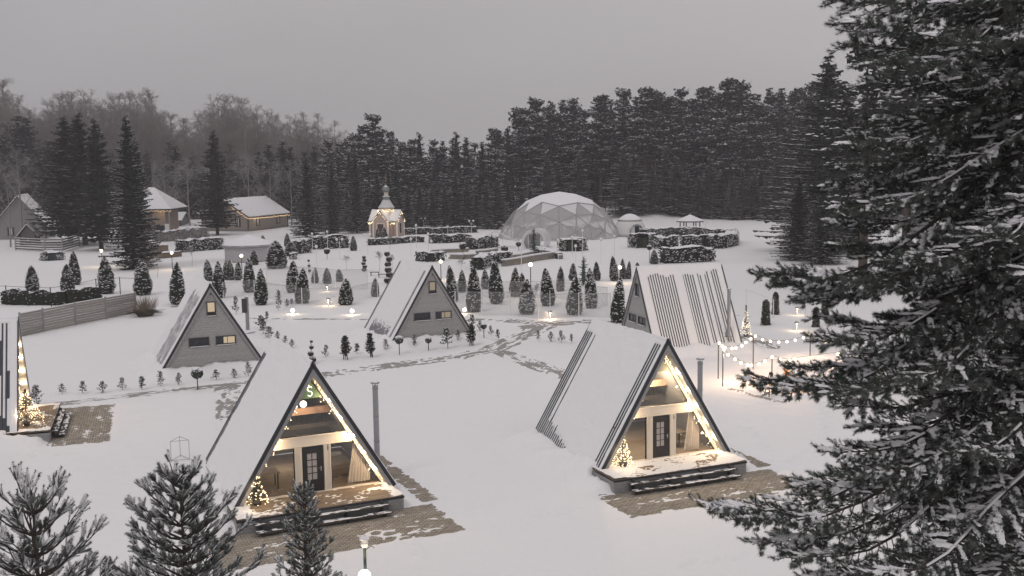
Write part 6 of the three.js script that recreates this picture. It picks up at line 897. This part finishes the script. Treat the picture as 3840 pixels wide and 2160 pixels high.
// ------------------------------------------------------------------ foreground pines
function quatFrom(dir, up) { const z = dir.clone().normalize(), x = V().crossVectors(up, z); if (x.lengthSq() < 1e-4) x.set(1, 0, 0); x.normalize(); const y = V().crossVectors(z, x); return new THREE.Quaternion().setFromRotationMatrix(new THREE.Matrix4().makeBasis(x, y, z)); }
function shootGeo(seed, L, needle, n, w, lean) { // needle-clad shoot along +z, its upper side +y
  const r = rngOf(seed), g = new GB(); g.tube([[0, 0, 0], [0, 0, L]], [w * 1.6, w], 4, false);
  for (let i = 0; i < n; i++) { const a = r() * 6.283, z = L * (0.06 + 0.94 * r()), l = needle * (0.7 + 0.5 * r()), k = lean * (0.7 + 0.6 * r()), c = Math.cos(a), s = Math.sin(a), e = [c * l * Math.cos(k), s * l * Math.cos(k), z + l * Math.sin(k)], p = [-s * w, c * w]; g.tri([p[0], p[1], z], [-p[0], -p[1], z], e); }
  return g.geo();
}
function shootSnow(seed, L, wd, lump) { const r = rngOf(seed), b = new GB(), n = 5, rows2 = []; for (let i = 0; i <= n; i++) { const u = i / n, q = wd * (i === 0 || i === n ? 0.25 : 0.65 + 0.6 * r()), h = wd * lump * (i === 0 || i === n ? 0.3 : 0.7 + 0.6 * r()), z = L * (0.05 + 0.98 * u), y = wd * 0.35; rows2.push([[-q, y - q * 0.3, z], [-q * 0.5, y + h * 0.8, z], [q * 0.1, y + h, z], [q * 0.6, y + h * 0.6, z], [q, y - q * 0.35, z]]); } for (let i = 0; i < n; i++) for (let k = 0; k < 4; k++) b.quad(rows2[i][k], rows2[i + 1][k], rows2[i + 1][k + 1], rows2[i][k + 1]); return b.geo(); }
function shoots(root, list, geos, snows, mats, seed, snowShare) { // list of [pos, dir, scale, snowScale]
  const r = rngOf(seed), nm = geos.map(() => []), sm = snows.map(() => []), up = V(0, 1, 0);
  for (const [p, d, s, ss] of list) { const q = quatFrom(d, up), v = Math.floor(r() * geos.length), m = new THREE.Matrix4().compose(p, q, V(s, s, s)); nm[v].push(m); if (r() < snowShare(p)) { const k = s * (ss ?? 1); sm[Math.floor(r() * snows.length)].push(new THREE.Matrix4().compose(p, q, V(k, k, s))); } }
  geos.forEach((g, i) => nm[i].length && inst('needles', g, mats[i % mats.length], nm[i], root)); snows.forEach((g, i) => sm[i].length && inst('snow', g, M.snowPlain, sm[i], root));
}
M.needleMid = std(0.10, 0.11, 0.10, { roughness: 0.85 }); M.needleYoung = std(0.15, 0.165, 0.15, { roughness: 0.85 });
function youngPine(label, top, depth, R, seed, o = {}) {
  const tp = P(top[0], top[1], depth), H = tp.y, t = thing('young_pine', label, 'tree', [tp.x, 0, tp.z], seed), r = rngOf(seed), wood = new GB(), list = [];
  wood.tube([[0, 0, 0], [0.05, H * 0.5, 0], [0, H, 0]], [0.1, 0.07, 0.015], 7);
  const step = o.step ?? 0.34, y0 = Math.max(0.3, H - (o.down ?? 4.2));
  const addShoots = (p, d, n, s) => { n = Math.round(n * 1.15); for (let k = 0; k < n; k++) { const e = d.clone().add(rv(r).multiplyScalar(k ? 0.75 : 0.12)); e.y += 0.42; list.push([p.clone(), e.normalize(), s * (k ? 0.6 + 0.35 * r() : 1), 0.85 + 0.4 * r()]); } };
  addShoots(V(0, H - (o.sl ?? 0.28), 0), V(0, 1, 0), 5, o.ss ?? 1);
  for (let y = y0; y < H - 0.2; y += step) {
    const u = (H - y) / (H - y0), L0 = R * Math.min(1, 0.12 + Math.pow(u, 0.75) * 1.0), nb = 6;
    for (let j = 0; j < nb; j++) {
      const a = (j + r() * 0.7) / nb * 6.283 + y * 5, L = L0 * (0.7 + 0.5 * r()), rise = lerp(0.95, 0.25, u) * (0.8 + 0.4 * r()), c = Math.cos(a), s = Math.sin(a), f = (v) => V(c * L * v, y + (r() - 0.5) * 0.02 + L * rise * (v * 0.35 + 0.65 * v * v), s * L * v);
      const pts = [0, 0.35, 0.7, 1].map(f); wood.tube(pts.map((q) => [q.x, q.y, q.z]), [0.028, 0.022, 0.015, 0.008], 4, false);
      const m = Math.max(2, Math.round(L / 0.16)); for (let k = 0; k < m; k++) { const v = 0.18 + 0.8 * (k + r()) / m, p = f(v), d = pts[3].clone().sub(pts[1]).normalize(); d.add(V(-s, 0, c).multiplyScalar((r() < 0.5 ? -1 : 1) * (0.5 + 0.7 * r()))).normalize(); const l2 = L * 0.28 * (1.1 - v * 0.5) * (0.6 + 0.6 * r()), e = p.clone().addScaledVector(d, l2); e.y += l2 * 0.15; wood.tube([[p.x, p.y, p.z], [e.x, e.y, e.z]], [0.012, 0.006], 3, false); const n2 = Math.max(1, Math.round(l2 / 0.14)); for (let w = 0; w < n2; w++) addShoots(p.clone().lerp(e, (w + 0.6) / n2), d, 1 + (r() < 0.35 ? 1 : 0), (o.ss ?? 1) * 0.75); addShoots(e, d, 2 + Math.floor(r() * 2), o.ss ?? 1); }
      addShoots(pts[3], pts[3].clone().sub(pts[2]).normalize(), 3 + Math.floor(r() * 2), o.ss ?? 1);
    }
  }
  wood.to('branches', M.bark, t);
  const L = o.sl ?? 0.28, wd = o.fat ?? 0.03;
  shoots(t, list, [shootGeo(seed, L, wd * 1.5, 150, 0.005, 0.6), shootGeo(seed + 1, L * 0.85, wd * 1.6, 130, 0.005, 0.5)], [shootSnow(seed + 2, L, wd * 0.5, 0.8), shootSnow(seed + 3, L * 0.9, wd * 0.62, 0.9)], [M.needleYoung, M.needleMid], seed, () => o.snow ?? 0.72);
  return t;
}
youngPine('young pine with long upright shoots at the bottom left corner', [120, 1858], 17, 1.3, 301, { sl: 0.32, fat: 0.036, step: 0.36, down: 3.2, snow: 0.8 });
youngPine('full young pine with snowy shoots at the bottom, left of the nearest cabin', [672, 1785], 20, 1.4, 302, { sl: 0.25, fat: 0.042, step: 0.26, down: 3.6, snow: 0.95 });
youngPine('slim young pine in front of the nearest cabin deck', [1136, 1832], 29, 0.95, 303, { sl: 0.22, fat: 0.042, step: 0.26, down: 4.4, snow: 0.85 });

{ // big snowy pine that fills the right of the frame
  const D = 1.4907, trunkAt = P(2790 * D, 700, 17.5), root = thing('pine_tree', 'large snow-laden pine filling the right side in the foreground', 'tree', [trunkAt.x, 0, trunkAt.z]), r = rngOf(404), wood = new GB(), snowWood = new GB(), list = [], clods = [[], [], []], O = V(trunkAt.x, 0, trunkAt.z);
  wood.tube([[0, 0, 0], [0.1, 9, 0.1], [0, 19, 0]], [0.24, 0.2, 0.1], 10);
  const tips = [[2112, 2, 16], [2145, 60, 15.5], [2138, 112, 16.5], [2205, 160, 15], [2190, 210, 18], [2215, 300, 17], [2160, 345, 18], [2150, 372, 16], [2125, 420, 17], [2085, 470, 17.5], [2110, 520, 16], [2095, 560, 18], [2105, 620, 17], [1912, 690, 16.5], [1960, 715, 17.2], [2010, 755, 17], [2065, 802, 17.5], [2040, 690, 16], [2075, 860, 16], [1998, 925, 17], [1886, 952, 16.5], [1960, 985, 16], [2080, 990, 15.5], [2120, 1020, 16.5], [2170, 1075, 17], [2096, 1140, 16], [2100, 1195, 15.5], [2010, 1222, 16.5], [1782, 1278, 15.5], [1860, 1312, 15], [1915, 1368, 15.5], [1990, 1405, 15], [2050, 1455, 15], [2150, 1445, 14.5]];
  for (let k = 0; k < 90; k++) tips.push([2190 + 430 * Math.pow(r(), 0.8), 1480 * ((k + r()) / 52) - 20, 14.6 + 5.2 * r(), 1]);
  for (let k = 0; k < 80; k++) tips.push([2260 + 370 * r(), 1480 * ((k + r()) / 80), 17 + 3.5 * r(), 1]);
  const snowy = (p) => { const k = N3(p.x * 1.3 + 5, p.y * 1.3, p.z * 1.3); return clamp(0.5 + 1.1 * k + (p.y > 13 ? 0.12 : 0), 0.06, 0.95); };
  for (const [x, y, d, inner] of tips) {
    const tip = P(x * D, y * D, d).sub(O), hor = Math.hypot(tip.x, tip.z), ry = tip.y + hor * (0.28 + 0.22 * r()) - 0.2, A = V(0, ry, 0), mid1 = A.clone().lerp(tip, 0.4).add(V((r() - 0.5) * 0.5, -0.05 * hor + (r() - 0.5) * 0.2, (r() - 0.5) * 0.5)), mid2 = A.clone().lerp(tip, 0.75).add(V((r() - 0.5) * 0.3, -0.09 * hor + (r() - 0.5) * 0.15, (r() - 0.5) * 0.3));
    const cv = new THREE.CatmullRomCurve3([A, mid1, mid2, tip]), len = cv.getLength(), pts = cv.getPoints(10); wood.tube(pts.map((q) => q.toArray()), pts.map((_, i) => lerp(0.055, 0.007, Math.pow(i / 10, 0.7)) * (inner ? 0.8 : 1)), 6, false);
    for (let i = 2; i < 9; i++) if (snowy(pts[i]) > 0.5) { const a = pts[i], b = pts[i + 1], w = lerp(0.05, 0.014, i / 10); snowWood.quad([a.x, a.y + w, a.z - w], [b.x, b.y + w * 0.8, b.z - w], [b.x, b.y + w * 1.25, b.z + w * 0.3], [a.x, a.y + w * 1.35, a.z + w * 0.3]); snowWood.quad([a.x, a.y + w * 1.35, a.z + w * 0.3], [b.x, b.y + w * 1.25, b.z + w * 0.3], [b.x, b.y + w * 0.6, b.z + w * 1.2], [a.x, a.y + w * 0.6, a.z + w * 1.2]); }
    const n = Math.round(len / 0.105);
    for (let k = 0; k < n; k++) {
      const u = 0.18 + 0.82 * (k + r()) / n, p = cv.getPoint(Math.min(1, u)), t = cv.getTangent(Math.min(1, u)), side = V().crossVectors(t, V(0, 1, 0)).normalize().multiplyScalar(k % 2 ? 1 : -1), dir = t.clone().multiplyScalar(0.75).add(side.multiplyScalar(0.55 + 0.5 * r())).add(V(0, (r() - 0.42) * 0.6, 0)).normalize(), L = (0.22 + 0.62 * Math.pow(1 - u, 0.7)) * (0.55 + 0.7 * r()), e = p.clone().addScaledVector(dir, L).add(V(0, -0.08 * L, 0));
      wood.tube([p.toArray(), p.clone().lerp(e, 0.5).add(V(0, 0.02, 0)).toArray(), e.toArray()], [0.011, 0.008, 0.004], 3, false);
      const m = Math.max(2, Math.round(L / 0.10));
      for (let j = 0; j < m; j++) { const q = p.clone().lerp(e, 0.25 + 0.75 * (j + 0.5) / m), dd = dir.clone().add(rv(r).multiplyScalar(0.6)).add(V(0, 0.28, 0)).normalize(); list.push([q, dd, 0.75 + 0.5 * r(), 1]); if (r() < 0.6) { const q2 = q.clone().add(rv(r).multiplyScalar(0.06)); list.push([q2, dir.clone().add(rv(r).multiplyScalar(0.9)).normalize(), 0.6 + 0.5 * r(), 1]); } }
      for (let j = 0; j < 2; j++) list.push([e.clone(), dir.clone().add(rv(r).multiplyScalar(0.45)).add(V(0, 0.15, 0)).normalize(), 0.85 + 0.4 * r(), 1]);
      const chain = r() < 0.1 + snowy(p) * 0.85 ? Math.round(L / 0.06) : 0, c0 = 0.25 + 0.35 * r(), cs = 0.046 + 0.055 * r() * snowy(p); for (let z = 0; z < chain; z++) { const f = c0 + (1.02 - c0) * z / chain, q = p.clone().lerp(e, f), s = cs * (0.7 + 0.7 * r()) * (z === 0 && r() < 0.25 ? 1.9 : 1); clods[Math.floor(r() * 3)].push(new THREE.Matrix4().compose(q.add(V(0, 0.035, 0)), new THREE.Quaternion().setFromAxisAngle(V(0, 1, 0), Math.atan2(-dir.z, dir.x) + 0.5 * (r() - 0.5)), V(s * (1.5 + 0.8 * r()), s * 0.8, s))); }
    }
  }
  wood.to('branches', M.bark, root); snowWood.to('branch_snow', M.snowPlain, root).userData.kind = 'stuff';
  shoots(root, list, [shootGeo(1, 0.12, 0.065, 62, 0.0028, 0.55), shootGeo(2, 0.10, 0.072, 56, 0.0028, 0.42), shootGeo(3, 0.14, 0.06, 66, 0.0027, 0.7)], [shootSnow(4, 0.11, 0.015, 0.9), shootSnow(5, 0.09, 0.02, 1), shootSnow(6, 0.12, 0.012, 0.9)], [M.needle, M.needleMid, M.needleLight], 9, (p) => 0.15 + snowy(p) * 0.4);
  clods.forEach((c, i) => c.length && inst('snow_clods', blobGeo(20 + i, 1, 0.34), M.snowPlain, c, root));
}

renderer.render(scene, camera);
